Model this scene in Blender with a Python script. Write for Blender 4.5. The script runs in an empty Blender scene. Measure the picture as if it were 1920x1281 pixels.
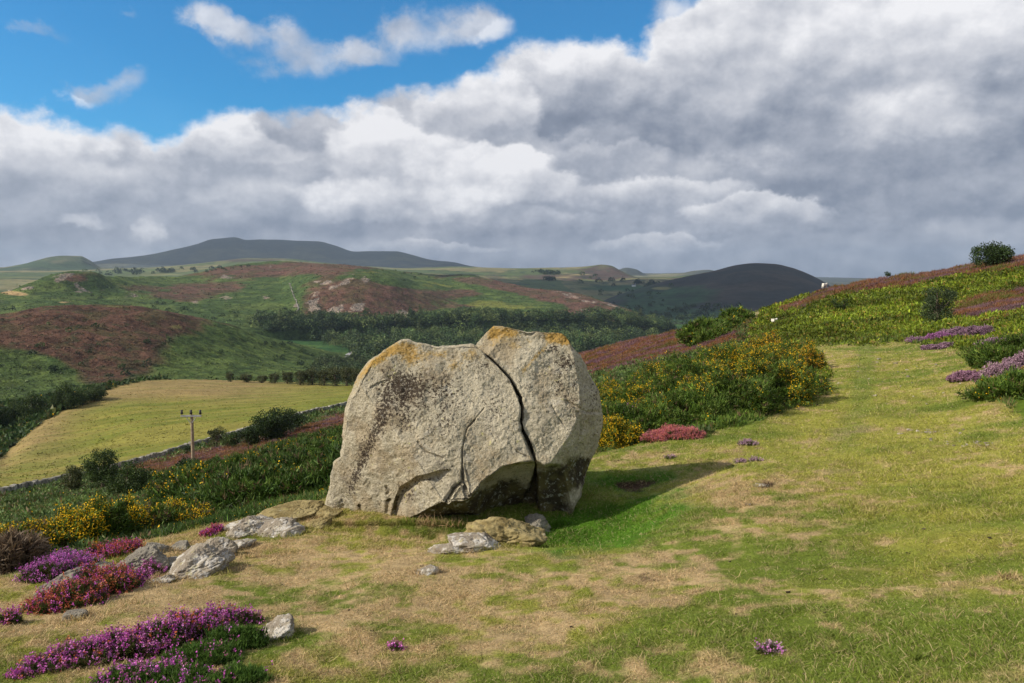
import bpy, math
import numpy as np
from mathutils import Vector

# ------------------------------------------------------------------ camera, world, sun, exposure
scene = bpy.context.scene
C = scene.collection
F = 1493.0; PITCH = math.radians(4.2); CAMZ = 0.0
cam_d = bpy.data.cameras.new('camera'); cam = bpy.data.objects.new('camera', cam_d); C.objects.link(cam)
cam.location = (0, 0, CAMZ); cam.rotation_euler = (math.pi/2-PITCH, 0, 0)
cam_d.sensor_width = 36; cam_d.lens = 36*F/1920
cam_d.clip_start = 0.05; cam_d.clip_end = 60000
scene.camera = cam
scene.view_settings.view_transform = 'Standard'; scene.view_settings.look = 'None'
scene.view_settings.exposure = 0.10; scene.view_settings.gamma = 1.0; scene.view_settings.use_curve_mapping = False
scene.cycles.max_bounces = 5; scene.cycles.diffuse_bounces = 2; scene.cycles.glossy_bounces = 1
scene.cycles.transmission_bounces = 2; scene.cycles.transparent_max_bounces = 4; scene.cycles.volume_bounces = 0
scene.cycles.use_denoising = True; scene.cycles.use_adaptive_sampling = True; scene.cycles.adaptive_threshold = 0.015
scene.cycles.sample_clamp_indirect = 4.0

SUN_EL = math.radians(36.0); SUN_AZ = math.radians(254.0)    # compass-like, clockwise from +Y
SD = np.array([math.sin(SUN_AZ)*math.cos(SUN_EL), math.cos(SUN_AZ)*math.cos(SUN_EL), math.sin(SUN_EL)])
sl = bpy.data.lights.new('sun', 'SUN'); sl.energy = 5.0; sl.angle = math.radians(0.5); sl.color = (1.0, 0.92, 0.79)
so = bpy.data.objects.new('sun', sl); C.objects.link(so)
so.rotation_euler = Vector(SD).to_track_quat('Z', 'Y').to_euler()

def pix_dir(px, py):
    px = np.asarray(px, float); py = np.asarray(py, float)
    x = (px-960)/F; y = (640.5-py)/F
    return x, math.cos(PITCH)+y*math.sin(PITCH), -math.sin(PITCH)+y*math.cos(PITCH)
def pix_polar(px, py):
    x, y, z = pix_dir(px, py); h = np.hypot(x, y)
    return np.arctan2(x, y), z/h
def proj(P):
    x, y, z = P[..., 0], P[..., 1], P[..., 2]
    f = y*math.cos(PITCH)-z*math.sin(PITCH); u = y*math.sin(PITCH)+z*math.cos(PITCH)
    f = np.maximum(f, 1e-3)
    return 960+F*x/f, 640.5-F*u/f

class E:
    """expression wrapper over math nodes"""
    nt = None
    def __init__(s, v): s.v = v
    @staticmethod
    def m(op, *a, clamp=False):
        n = E.nt.nodes.new('ShaderNodeMath'); n.operation = op; n.use_clamp = clamp
        for i, q in enumerate(a):
            q = q.v if isinstance(q, E) else q
            if isinstance(q, (int, float)): n.inputs[i].default_value = float(q)
            else: E.nt.links.new(q, n.inputs[i])
        return E(n.outputs[0])
    def __add__(s, o): return E.m('ADD', s, o)
    __radd__ = __add__
    def __sub__(s, o): return E.m('SUBTRACT', s, o)
    def __rsub__(s, o): return E.m('SUBTRACT', o, s)
    def __mul__(s, o): return E.m('MULTIPLY', s, o)
    __rmul__ = __mul__
    def __truediv__(s, o): return E.m('DIVIDE', s, o)
def smooth(e, a, b):
    n = E.nt.nodes.new('ShaderNodeMapRange'); n.interpolation_type = 'SMOOTHSTEP'
    E.nt.links.new(e.v, n.inputs[0]); n.inputs[1].default_value = a; n.inputs[2].default_value = b
    return E(n.outputs[0])
def comb(x, y, z):
    n = E.nt.nodes.new('ShaderNodeCombineXYZ')
    for i, q in enumerate((x, y, z)):
        q = q.v if isinstance(q, E) else q
        if isinstance(q, (int, float)): n.inputs[i].default_value = q
        else: E.nt.links.new(q, n.inputs[i])
    return n.outputs[0]
def noise_n(vec, scale, detail=5, rough=0.55, dist=0.0, ntype='FBM'):
    n = E.nt.nodes.new('ShaderNodeTexNoise'); n.noise_dimensions = '3D'; n.noise_type = ntype
    if vec is not None: E.nt.links.new(vec, n.inputs['Vector'])
    n.inputs['Scale'].default_value = scale; n.inputs['Detail'].default_value = detail
    n.inputs['Roughness'].default_value = rough; n.inputs['Distortion'].default_value = dist
    return E(n.outputs[0])
def curve_n(e, pts, x0, x1, y0, y1):
    n = E.nt.nodes.new('ShaderNodeFloatCurve'); c = n.mapping.curves[0]
    pts = [((p[0]-x0)/(x1-x0), (p[1]-y0)/(y1-y0)) for p in pts]
    c.points[0].location = pts[0]; c.points[1].location = pts[-1]
    for p in pts[1:-1]: c.points.new(*p)
    n.mapping.update()
    E.nt.links.new(((e-x0)*(1/(x1-x0))).v, n.inputs['Value'])
    return E(n.outputs[0])*(y1-y0)+y0
def mixc(fac, a, b, blend='MIX'):
    n = E.nt.nodes.new('ShaderNodeMix'); n.data_type = 'RGBA'; n.blend_type = blend
    for k, q in ((0, fac), (6, a), (7, b)):
        q = q.v if isinstance(q, E) else q
        if isinstance(q, (int, float)): n.inputs[k].default_value = q
        elif isinstance(q, tuple): n.inputs[k].default_value = (*q[:3], 1)
        else: E.nt.links.new(q, n.inputs[k])
    return n.outputs[2]
def ramp(e, stops):
    n = E.nt.nodes.new('ShaderNodeValToRGB'); cr = n.color_ramp
    while len(cr.elements) < len(stops): cr.elements.new(0.5)
    for el, (p, c) in zip(cr.elements, stops): el.position = p; el.color = (*c, 1)
    E.nt.links.new(e.v, n.inputs[0]); return n.outputs[0]

def build_world():
    w = bpy.data.worlds.new('World'); scene.world = w; w.use_nodes = True
    nt = w.node_tree; nt.nodes.clear(); E.nt = nt
    out = nt.nodes.new('ShaderNodeOutputWorld'); bg = nt.nodes.new('ShaderNodeBackground')
    S = 0.1; bg.inputs[1].default_value = S; nt.links.new(bg.outputs[0], out.inputs[0])
    sky = nt.nodes.new('ShaderNodeTexSky'); sky.sky_type = 'NISHITA'; sky.sun_disc = False
    sky.sun_elevation = SUN_EL; sky.sun_rotation = SUN_AZ; sky.altitude = 300; sky.ozone_density = 2.5; sky.dust_density = 0.3
    tint = mixc(1.0, sky.outputs[0], (0.26, 0.98, 1.34), 'MULTIPLY')
    tc = nt.nodes.new('ShaderNodeTexCoord'); sp = nt.nodes.new('ShaderNodeSeparateXYZ'); nt.links.new(tc.outputs['Generated'], sp.inputs[0])
    x, y, z = (E(o) for o in sp.outputs)
    U = E.m('ARCTAN2', x, y); V = E.m('ARCSINE', z)
    def sk(px, py):
        a, t = pix_polar(px, py); return float(a), math.atan(float(t))
    def blob(px, py, wx, wy, amp, rot=0.0, uu=None, vv=None):
        u0, v0 = sk(px, py); a = wx/F; b = wy/F; c, s = math.cos(rot), math.sin(rot)
        du = (uu if uu else U)-u0; dv = (vv if vv else V)-v0
        p = (du*(c/a)+dv*(s/a)); q = (dv*(c/b)-du*(s/b))
        return E.m('EXPONENT', (p*p+q*q)*-1.0)*amp
    # warp
    base = comb(U, V*1.2, 0.3)
    w1 = noise_n(base, 4.0, 2, 0.5)-0.5; w2 = noise_n(comb(U, V*1.2, 7.7), 4.0, 2, 0.5)-0.5
    fbase = comb(U, V*1.15, 2.9)
    f1 = noise_n(fbase, 14.0, 9, 0.62)-0.5; f2 = noise_n(comb(U, V*1.15, 9.1), 14.0, 9, 0.62)-0.5
    Uw = U+w1*0.03+f1*0.075; Vw = V+w2*0.02+f2*0.060
    n = noise_n(comb(U, V*1.15, 1.3), 13.0, 8, 0.55)
    Pa = comb(U, V*1.3, 4.2); Pb = comb(U+0.010, V*1.3-0.018, 4.2)
    puff = noise_n(Pa, 11.0, 10, 0.56)-noise_n(Pb, 11.0, 10, 0.56)
    nbig = noise_n(comb(Uw, Vw*2.2, 5.1), 4.5, 4, 0.5)
    edge_px = [(-700, 60), (-300, 120), (0, 178), (60, 190), (130, 210), (230, 220), (300, 236), (380, 210), (450, 195), (600, 192), (700, 175), (760, 155), (870, 140), (950, 95), (1010, 70), (1080, 60), (1160, 60), (1205, 70), (1235, 40), (1300, -10), (1400, -120), (2600, -300)]
    ep = [sk(*p) for p in edge_px]
    edge = curve_n(U+f1*0.03, ep, -1.0, 1.0, -0.2, 0.8)
    up = E.m('MAXIMUM', smooth(V, 0.37, 0.50), smooth(E.m('ABSOLUTE', U), 0.72, 0.95))
    cov = (edge-V-f2*0.06)*26.0+(n-0.5)*1.6
    cov = cov*(1-up)+up*((nbig-0.33)*6.0)
    fr = None
    for b in [(100, 62, 60, 16, .75), (232, 12, 30, 14, .75), (405, 42, 52, 30, 1.0), (450, 60, 60, 16, .6), (545, 112, 95, 36, 1.15), (548, 58, 36, 26, .9), (690, 98, 70, 22, .95), (765, 45, 45, 40, 1.0), (862, 60, 75, 46, 1.0),
              (150, 175, 40, 30, .95), (240, 155, 60, 26, .9, 0.5), (1290, 20, 90, 60, 1.0), (640, 20, 70, 20, .45), (300, 48, 25, 10, .4), (930, 60, 40, 30, .9), (20, 45, 30, 10, .45)]:
        e = blob(*b, uu=Uw, vv=Vw); fr = e if fr is None else fr+e
    cfr = (fr-0.55)*2.0+(n-0.5)*2.0
    a1 = smooth(cov, 0.0, 0.55); a2 = smooth(cfr+f1*2.5, -0.15, 1.6)*0.80
    alpha = E.m('MAXIMUM', a1, a2)
    # the grey deck, darker towards the horizon and to the right
    B = curve_n(V, [(-0.2, .34), (0.0, .36), (0.03, .42), (0.06, .45), (0.12, .52), (0.20, .56), (0.30, .62), (0.8, .60)], -0.2, 0.8, 0, 1)+(nbig-0.5)*0.22-smooth(U, 0.15, 0.55)*0.08
    # heaped clouds one behind the other: lit top, shaded base
    for (px, py, wx, wu, wd, bt, bb, sf) in [
        (1500, 70, 330, 120, 90, .86, .60, .5), (1840, 50, 200, 110, 90, .98, .62, .5), (1320, 130, 240, 110, 110, .80, .48, .5), (1880, 200, 200, 60, 90, .46, .34, .8), (1480, 215, 200, 60, 60, .58, .34, .8),
        (1700, 240, 150, 80, 50, .98, .42, 1.0), (30, 250, 200, 85, 60, 1.05, .66, .25), (165, 265, 150, 62, 50, .98, .62, .25), (420, 262, 170, 72, 50, .95, .60, .25), (640, 255, 150, 72, 50, .84, .60, .3), (565, 240, 90, 44, 46, .56, .48, .5),
        (1055, 165, 205, 138, 86, .95, .32, .22), (900, 215, 130, 84, 60, .84, .50, .3), (1230, 262, 190, 60, 40, .44, .30, .8), (740, 300, 150, 80, 60, .92, .62, .4), (300, 330, 190, 50, 60, .56, .46, .7), (80, 330, 180, 50, 60, .70, .50, .6), (920, 335, 190, 66, 50, .95, .60, .4),
        (1150, 300, 150, 34, 30, .60, .45, .6), (660, 380, 150, 46, 34, .92, .54, .8), (860, 374, 130, 40, 30, .96, .56, .8), (460, 380, 150, 36, 40, .54, .44, .7), (1620, 320, 280, 46, 50, .42, .32, .8), (1230, 360, 190, 36, 30, .78, .48, .5), (1420, 398, 140, 42, 34, .82, .48, .4), (1000, 410, 160, 30, 26, .60, .46, .6),
        (620, 425, 400, 22, 26, .40, .40, .8), (160, 440, 46, 34, 26, .80, .46, 1.0), (272, 448, 28, 46, 30, .80, .46, 1.0), (60, 450, 220, 22, 50, .42, .40, .8), (1240, 450, 150, 22, 18, .68, .48, .6), (1500, 450, 180, 30, 30, .48, .38, .7), (1790, 400, 240, 70, 60, .42, .34, .8), (1850, 440, 110, 40, 30, .52, .40, .7), (830, 462, 150, 16, 12, .66, .50, .7)]:
        u0, v0 = sk(px, py); du = (Uw-u0)*(F/wx); dv = Vw-v0; vu = E.m('MAXIMUM', dv, 0.0)*(F/wu); vd = E.m('MINIMUM', dv, 0.0)*(F/wd); g = vu+vd
        d = 1.0-(du*du+g*g); mk = smooth(d, 0.0, sf); br = smooth(g, -0.9, 0.9)*(bt-bb)+bb; B = B*(1-mk)+mk*br
    B = (B-0.56)*1.22+0.57+puff*1.15+(n-0.5)*0.10
    thin = (1-smooth(cov, 0.0, 1.2))*0.10
    B = E.m('MAXIMUM', B+thin, 0.0)
    col = ramp(B, [(0.0, (0.155, 0.19, 0.255)), (0.25, (0.235, 0.27, 0.345)), (0.5, (0.385, 0.415, 0.485)), (0.75, (0.60, 0.615, 0.665)), (1.0, (0.86, 0.86, 0.885))])
    col = mixc(1.0, col, (1/S, 1/S, 1/S), 'MULTIPLY')
    fin = mixc(alpha, tint, col)
    # below the horizon: plain dim ground colour
    fin = mixc(smooth(V, -0.08, -0.02), (0.9, 1.0, 0.9), fin)
    nt.links.new(fin, bg.inputs[0])
    w.cycles.sampling_method = 'MANUAL'; w.cycles.sample_map_resolution = 512
build_world()

# ------------------------------------------------------------------ numpy helpers
def hsh(ix, iy, iz, seed):
    h = (ix.astype(np.uint32)*np.uint32(374761393)) ^ (iy.astype(np.uint32)*np.uint32(668265263)) ^ (iz.astype(np.uint32)*np.uint32(2246822519)) ^ np.uint32((seed*3266489917+12345) & 0xffffffff)
    h = (h ^ (h >> np.uint32(15)))*np.uint32(2246822519); h = (h ^ (h >> np.uint32(13)))*np.uint32(3266489917); h ^= h >> np.uint32(16)
    return h.astype(np.float64)/4294967295.0*2-1
def vn(P, seed=0):
    P = np.asarray(P, float); I = np.floor(P).astype(np.int64); f = P-I; f = f*f*f*(f*(f*6-15)+10)
    if P.shape[-1] == 2:
        z = np.zeros(P.shape[:-1], np.int64); a = lambda i, j: hsh(I[..., 0]+i, I[..., 1]+j, z, seed)
        fx, fy = f[..., 0], f[..., 1]
        return (a(0, 0)*(1-fx)+a(1, 0)*fx)*(1-fy)+(a(0, 1)*(1-fx)+a(1, 1)*fx)*fy
    a = lambda i, j, k: hsh(I[..., 0]+i, I[..., 1]+j, I[..., 2]+k, seed)
    fx, fy, fz = f[..., 0], f[..., 1], f[..., 2]
    lo = (a(0, 0, 0)*(1-fx)+a(1, 0, 0)*fx)*(1-fy)+(a(0, 1, 0)*(1-fx)+a(1, 1, 0)*fx)*fy
    hi = (a(0, 0, 1)*(1-fx)+a(1, 0, 1)*fx)*(1-fy)+(a(0, 1, 1)*(1-fx)+a(1, 1, 1)*fx)*fy
    return lo*(1-fz)+hi*fz
def fbm(P, oct=4, seed=0, gain=0.5):
    P = np.asarray(P, float); s = 0; a = 1; n = 0
    for o in range(oct):
        s = s+a*vn(P*2.03**o+17.3*o, seed+o); n += a; a *= gain
    return s/n*1.5
def ss(a, b, x):
    t = np.clip((x-a)/(b-a+1e-12), 0, 1); return t*t*(3-2*t)
def ell(px, py, cx, cy, rx, ry, rot=0.0):
    c, s = math.cos(rot), math.sin(rot); dx = px-cx; dy = py-cy
    return np.exp(-(((dx*c+dy*s)/rx)**2+((dy*c-dx*s)/ry)**2))
def polydist(px, py, pts, closed=True):
    """signed distance, positive inside (closed) or unsigned distance to a polyline"""
    pts = np.asarray(pts, float); n = len(pts); best = np.full(px.shape, 1e18); ins = np.zeros(px.shape, bool)
    for i in range(n if closed else n-1):
        ax, ay = pts[i]; bx, by = pts[(i+1) % n]; ex, ey = bx-ax, by-ay
        t = np.clip(((px-ax)*ex+(py-ay)*ey)/(ex*ex+ey*ey+1e-12), 0, 1)
        best = np.minimum(best, (px-ax-t*ex)**2+(py-ay-t*ey)**2)
        if closed:
            c = ((ay > py) != (by > py)); xx = ax+(py-ay)*(ex)/(ey if abs(ey) > 1e-9 else 1e-9)
            ins ^= c & (px < xx)
    d = np.sqrt(best); return np.where(ins, d, -d) if closed else d
def norm(v): return v/(np.linalg.norm(v, axis=-1, keepdims=True)+1e-12)
def mixv(a, b, t): return np.asarray(a)*(1-t[..., None])+np.asarray(b)*t[..., None]

class MB:
    def __init__(s): s.v = []; s.c = []; s.f = []; s.n = 0; s.extra = {}
    def add(s, V, Fc, col):
        V = np.asarray(V, float).reshape(-1, 3); Fc = np.asarray(Fc, np.int64)
        col = np.broadcast_to(np.asarray(col, float), (len(V), 3))
        s.v.append(V); s.c.append(col); s.f.append(Fc+s.n); s.n += len(V); return s
    def build(s, name, mat, parent=None, smooth_=False, attrs=None, loc=None):
        V = np.concatenate(s.v); Cc = np.concatenate(s.c)
        me = bpy.data.meshes.new(name); me.vertices.add(len(V))
        if loc is not None: V = V-np.asarray(loc)
        me.vertices.foreach_set('co', V.astype(np.float32).ravel())
        li = np.concatenate([f.ravel() for f in s.f]); cnt = np.concatenate([np.full(len(f), f.shape[1]) for f in s.f])
        me.loops.add(len(li)); me.loops.foreach_set('vertex_index', li.astype(np.int32))
        me.polygons.add(len(cnt)); st = np.concatenate([[0], np.cumsum(cnt)[:-1]])
        me.polygons.foreach_set('loop_start', st.astype(np.int32))
        me.polygons.foreach_set('use_smooth', np.full(len(cnt), smooth_))
        at = me.attributes.new('col', 'FLOAT_COLOR', 'POINT')
        at.data.foreach_set('color', np.concatenate([Cc, np.ones((len(Cc), 1))], 1).astype(np.float32).ravel())
        for k, a in (attrs or {}).items():
            q = me.attributes.new(k, 'FLOAT', 'POINT'); q.data.foreach_set('value', np.asarray(a, np.float32).ravel())
        me.update(calc_edges=True); me.validate()
        me.materials.append(mat)
        o = bpy.data.objects.new(name, me); C.objects.link(o)
        if loc is not None and parent is None: o.location = loc
        if parent is not None: o.parent = parent
        return o
def tag(o, label=None, cat=None, group=None, kind=None):
    if label: o['label'] = label
    if cat: o['category'] = cat
    if group: o['group'] = group
    if kind: o['kind'] = kind
    return o
def thing(name, loc, label, cat, group=None):
    o = bpy.data.objects.new(name, None); C.objects.link(o); o.location = loc; o.empty_display_size = 0.2
    return tag(o, label, cat, group)
def dup(root, loc, rz, scale, label, group=None):
    r = root.copy(); C.objects.link(r); r.location = loc; r.rotation_euler = (0, 0, rz); r.scale = scale
    r['label'] = label
    if group: r['group'] = group
    for ch in list(root.children):
        c = ch.copy(); C.objects.link(c); c.parent = r
    return r

# ------------------------------------------------------------------ materials
def new_mat(name, rough=0.85, spec=0.2):
    m = bpy.data.materials.new(name); m.use_nodes = True; nt = m.node_tree; nt.nodes.clear(); E.nt = nt
    out = nt.nodes.new('ShaderNodeOutputMaterial'); b = nt.nodes.new('ShaderNodeBsdfPrincipled')
    nt.links.new(b.outputs[0], out.inputs[0]); b.inputs['Roughness'].default_value = rough; b.inputs['Specular IOR Level'].default_value = spec
    return m, nt, b, out
def attr(name, colr=True):
    n = E.nt.nodes.new('ShaderNodeAttribute'); n.attribute_name = name
    return n.outputs['Color'] if colr else E(n.outputs['Fac'])
def objco():
    n = E.nt.nodes.new('ShaderNodeTexCoord'); return n.outputs['Object']
def bump(b, h, strength, dist):
    n = E.nt.nodes.new('ShaderNodeBump'); n.inputs['Strength'].default_value = strength; n.inputs['Distance'].default_value = dist
    E.nt.links.new(h.v, n.inputs['Height']); E.nt.links.new(n.outputs[0], b.inputs['Normal'])
def gain(colr, e):   # multiply a colour by a scalar expression
    v = comb(e, e, e); return mixc(1.0, colr, v, 'MULTIPLY')

def mat_terrain(name, scales, amp=0.5, bs=0.6, bd=0.05):
    m, nt, b, out = new_mat(name, 0.95, 0.1); co = objco(); h = None
    for i, sc in enumerate(scales):
        e = noise_n(co, sc, 6, 0.65); h = e if h is None else h+e
    h = h*(1.0/len(scales)); k = smooth(h, 0.38, 0.62)*(2*amp)+(1-amp)
    nt.links.new(gain(attr('col'), k), b.inputs['Base Color']); bump(b, h, bs, bd); return m
def mat_leaf(name, trans=0.25):
    m, nt, b, out = new_mat(name, 0.6, 0.25)
    c = attr('col'); nt.links.new(c, b.inputs['Base Color'])
    t = nt.nodes.new('ShaderNodeBsdfTranslucent'); mx = nt.nodes.new('ShaderNodeMixShader'); nt.links.new(c, t.inputs[0])
    mx.inputs[0].default_value = trans; nt.links.new(b.outputs[0], mx.inputs[1]); nt.links.new(t.outputs[0], mx.inputs[2])
    nt.links.new(mx.outputs[0], out.inputs[0]); return m
def mat_solid(name, colr, rough=0.7, nscale=20, amp=0.3, bd=0.01):
    m, nt, b, out = new_mat(name, rough, 0.3); co = objco(); n = noise_n(co, nscale, 5, 0.6)
    nt.links.new(gain(mixc(0.0, colr, colr), smooth(n, .3, .7)*(2*amp)+(1-amp)), b.inputs['Base Color']); bump(b, n, 0.5, bd); return m
M_ground = mat_terrain('turf_soil', [1.3, 9.0, 60.0], 0.35, 0.8, 0.03)
M_field = mat_terrain('field_grass', [0.15, 1.1, 4.0], 0.30, 0.6, 0.3)
M_hill = mat_terrain('moorland', [0.05, 0.16, 0.5], 0.6, 1.0, 4.0)
M_far = mat_terrain('far_moor', [0.004, 0.02, 0.06], 0.30, 0.6, 12.0)
M_leaf = mat_leaf('leaves', 0.22)
M_grass = mat_leaf('grass_blades', 0.30)
M_flower = mat_leaf('petals', 0.20)
M_bark = mat_solid('bark', (0.13, 0.10, 0.07), 0.9, 12, 0.4, 0.02)

# ------------------------------------------------------------------ terrain lofts
PXG = np.concatenate([np.linspace(-2600, -120, 90)[:-1], np.linspace(-120, 2040, 980), np.linspace(2040, 4520, 90)[1:]])
def cubic(Y, s):
    """monotone cubic through uniform knots; Y (n, m) ; s (k,) in 0..n-1"""
    n = len(Y); d = np.diff(Y, axis=0); m = np.zeros_like(Y)
    if n > 2:
        a, b = d[:-1], d[1:]; m[1:-1] = np.where(a*b > 0, 2*a*b/(a+b+1e-18*np.sign(a+b)), 0)
    m[0] = d[0]; m[-1] = d[-1]
    i = np.clip(np.floor(s).astype(int), 0, n-2); t = (s-i)[:, None]
    return (2*t**3-3*t**2+1)*Y[i]+(t**3-2*t**2+t)*m[i]+(-2*t**3+3*t**2)*Y[i+1]+(t**3-t**2)*m[i+1]
def pchip1(x, y, xq):
    x = np.asarray(x, float); y = np.asarray(y, float); h = np.diff(x); d = np.diff(y)/h; m = np.zeros(len(x))
    if len(x) > 2:
        a, b = d[:-1], d[1:]; w1 = 2*h[1:]+h[:-1]; w2 = h[1:]+2*h[:-1]
        with np.errstate(all='ignore'): mm = (w1+w2)/(w1/a+w2/b)
        m[1:-1] = np.where(a*b > 0, mm, 0)
    xq = np.clip(xq, x[0], x[-1]); i = np.clip(np.searchsorted(x, xq)-1, 0, len(x)-2); t = (xq-x[i])/h[i]
    return (2*t**3-3*t**2+1)*y[i]+(t**3-2*t**2+t)*h[i]*m[i]+(-2*t**3+3*t**2)*y[i+1]+(t**3-t**2)*h[i]*m[i+1]
class Layer:
    def __init__(s, lines, rows, pxg=PXG, bumpf=None, skirt=0):
        """lines: list of lists of (px, py, r)   or (px, None, r, z)"""
        s.az = np.arctan((pxg-960)/F*math.cos(PITCH))
        T = []; L = []
        if skirt: lines = [[(p[0], p[1]+skirt, p[2]*0.985) for p in lines[0]]]+lines; rows = [3]+rows
        for ln in lines:
            A = []; 
            for p in ln:
                if p[1] is None: A.append((math.atan((p[0]-960)/F*math.cos(PITCH)), p[3]/p[2], math.log(p[2])))
                else:
                    a, t = pix_polar(p[0], p[1]); A.append((float(a), float(t), math.log(p[2])))
            A = np.array(sorted(A))
            if len(A) == 1: T.append(np.full(len(s.az), A[0, 1])); L.append(np.full(len(s.az), A[0, 2]))
            else: T.append(pchip1(A[:, 0], A[:, 1], s.az)); L.append(pchip1(A[:, 0], A[:, 2], s.az))
        T = np.array(T); L = np.array(L)
        for k in range(1, len(L)): L[k] = np.maximum(L[k], L[k-1]+0.01)
        q = np.concatenate([np.linspace(k, k+1, r, endpoint=False) for k, r in enumerate(rows)]+[[len(lines)-1]])
        t = cubic(T, q); R = np.exp(cubic(L, q)); s.R = R; q = q-(1 if skirt else 0); s.q = q
        X = R*np.sin(s.az); Y = R*np.cos(s.az); Z = R*t
        if bumpf is not None: Z = Z+bumpf(X, Y, R, q[:, None]+0*R)
        s.P = np.stack([X, Y, Z], -1); s.px, s.py = proj(s.P)
    def z(s, x, y):
        a = math.atan2(x, y); r = math.hypot(x, y); i = np.clip(np.searchsorted(s.az, a), 1, len(s.az)-1)
        w = (a-s.az[i-1])/(s.az[i]-s.az[i-1]); w = min(max(w, 0), 1)
        return float((1-w)*np.interp(r, s.R[:, i-1], s.P[:, i-1, 2])+w*np.interp(r, s.R[:, i], s.P[:, i, 2]))
    def hit(s, px, py):
        a, t = pix_polar(px, py); i = int(np.argmin(np.abs(s.az-a))); tt = s.P[:, i, 2]/s.R[:, i]
        k = np.nonzero(tt >= t)[0]; k = k[0] if len(k) else len(tt)-1
        return s.P[k, i].copy()
    def at(s, px, r):
        a = math.atan((px-960)/F*math.cos(PITCH)); x, y = r*math.sin(a), r*math.cos(a); return np.array([x, y, s.z(x, y)])
    def build(s, name, mat, colf, attrs=None):
        m, n = s.px.shape; idx = np.arange(m*n).reshape(m, n)
        Fc = np.stack([idx[:-1, :-1], idx[:-1, 1:], idx[1:, 1:], idx[1:, :-1]], -1).reshape(-1, 4)
        s.col = colf(s); mb = MB(); mb.add(s.P.reshape(-1, 3), Fc, s.col.reshape(-1, 3))
        o = mb.build(name, mat, smooth_=True); o['kind'] = 'structure'; s.obj = o; return o
    def weights(s, mask, x0=-230, x1=2230, y1=1350):
        px, py = s.px, s.py
        dx = np.abs(np.gradient(px, axis=1)); dy = np.maximum(-np.gradient(py, axis=0), 0.03)
        return mask*dx*dy*((px > x0) & (px < x1) & (py < y1))
    def scatter(s, n, w, rng):
        w = w.ravel(); w = w/w.sum(); k = rng.choice(len(w), n, p=w); m, nn = s.px.shape
        i, j = np.divmod(k, nn); i2 = np.clip(i+1, 0, m-1); j2 = np.clip(j+1, 0, nn-1)
        a = rng.random(n)[:, None]; b = rng.random(n)[:, None]
        P = (s.P[i, j]*(1-a)+s.P[i2, j]*a)*(1-b)+(s.P[i, j2]*(1-a)+s.P[i2, j2]*a)*b
        return P, i, j

def nz2(X, Y, sc, oct=4, seed=0): return fbm(np.stack([X/sc, Y/sc], -1), oct, seed)

# ---- near hillside
wall_line = [(-400, 1010, 85), (0, 934, 108), (110, 908, 120), (250, 873, 136), (400, 830, 150), (560, 783, 165), (650, 762, 175), (850, 705, 172), (1000, 682, 150)]
g_lines = [
 [(960, None, 0.9, -1.72)],
 [(-400, 1300, 4.6), (0, 1300, 4.4), (400, 1300, 3.95), (960, 1300, 3.6), (1500, 1300, 3.45), (1920, 1300, 3.4), (2400, 1300, 3.3)],
 [(-400, 1185, 6.1), (0, 1150, 6.2), (200, 1130, 6.0), (400, 1110, 5.95), (620, 1100, 5.9), (850, 1090, 5.85), (1100, 1080, 5.75), (1500, 1080, 5.6), (1920, 1080, 5.6), (2400, 1080, 5.5)],
 [(-400, 1140, 7.0), (0, 1100, 7.1), (200, 1070, 7.2), (400, 1030, 7.6), (620, 985, 8.1), (850, 975, 8.1), (1100, 962, 8.0), (1300, 945, 7.9), (1500, 937, 7.95), (1700, 930, 8.0), (1920, 925, 8.0), (2400, 915, 8.0)],
 [(-400, 1115, 7.8), (0, 1070, 8.0), (200, 1035, 8.3), (400, 985, 8.9), (620, 937, 9.7), (850, 883, 10.6), (1100, 850, 11.5), (1300, 802, 13.5), (1450, 760, 16), (1550, 722, 19.5), (1700, 712, 20), (1920, 700, 18), (2400, 690, 15)],
 [(-400, 1060, 13), (0, 1005, 14), (200, 975, 15), (400, 940, 18), (620, 890, 22), (850, 840, 24), (1100, 790, 22), (1300, 748, 21), (1450, 702, 24), (1550, 668, 27), (1700, 655, 28), (1920, 645, 26), (2400, 630, 22)],
 [(-400, 1040, 24), (0, 978, 27), (200, 945, 30), (400, 900, 35), (620, 850, 36), (850, 790, 36), (1100, 745, 32), (1300, 700, 32), (1450, 655, 34), (1550, 647, 34), (1700, 642, 34), (1800, 640, 32), (1920, 625, 30), (2400, 600, 26)],
 [(-400, 1020, 50), (0, 950, 60), (200, 912, 66), (400, 868, 75), (620, 820, 80), (850, 762, 75), (1100, 702, 65), (1300, 648, 60), (1400, 622, 56), (1450, 616, 54), (1550, 602, 52), (1700, 588, 52), (1920, 570, 48), (2400, 535, 45)],
 wall_line+[(1090, 663, 122), (1200, 636, 110), (1330, 608, 100), (1395, 592, 97), (1420, 586, 95), (1480, 569, 92), (1550, 544, 90), (1620, 532, 90), (1700, 519, 90), (1820, 500, 92), (1920, 483, 92), (2100, 450, 92), (2400, 400, 90)],
 [(-400, 1020, 115), (0, 950, 140), (400, 855, 190), (850, 735, 215), (1000, 712, 200), (1090, 705, 170), (1330, 655, 140), (1480, 620, 130), (1550, 590, 125), (1700, 560, 125), (1920, 530, 130), (2400, 450, 130)],
 [(-400, 1040, 170), (400, 880, 250), (1000, 740, 330), (1090, 735, 330), (1480, 700, 300), (1920, 620, 300), (2400, 560, 300)],
]
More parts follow.
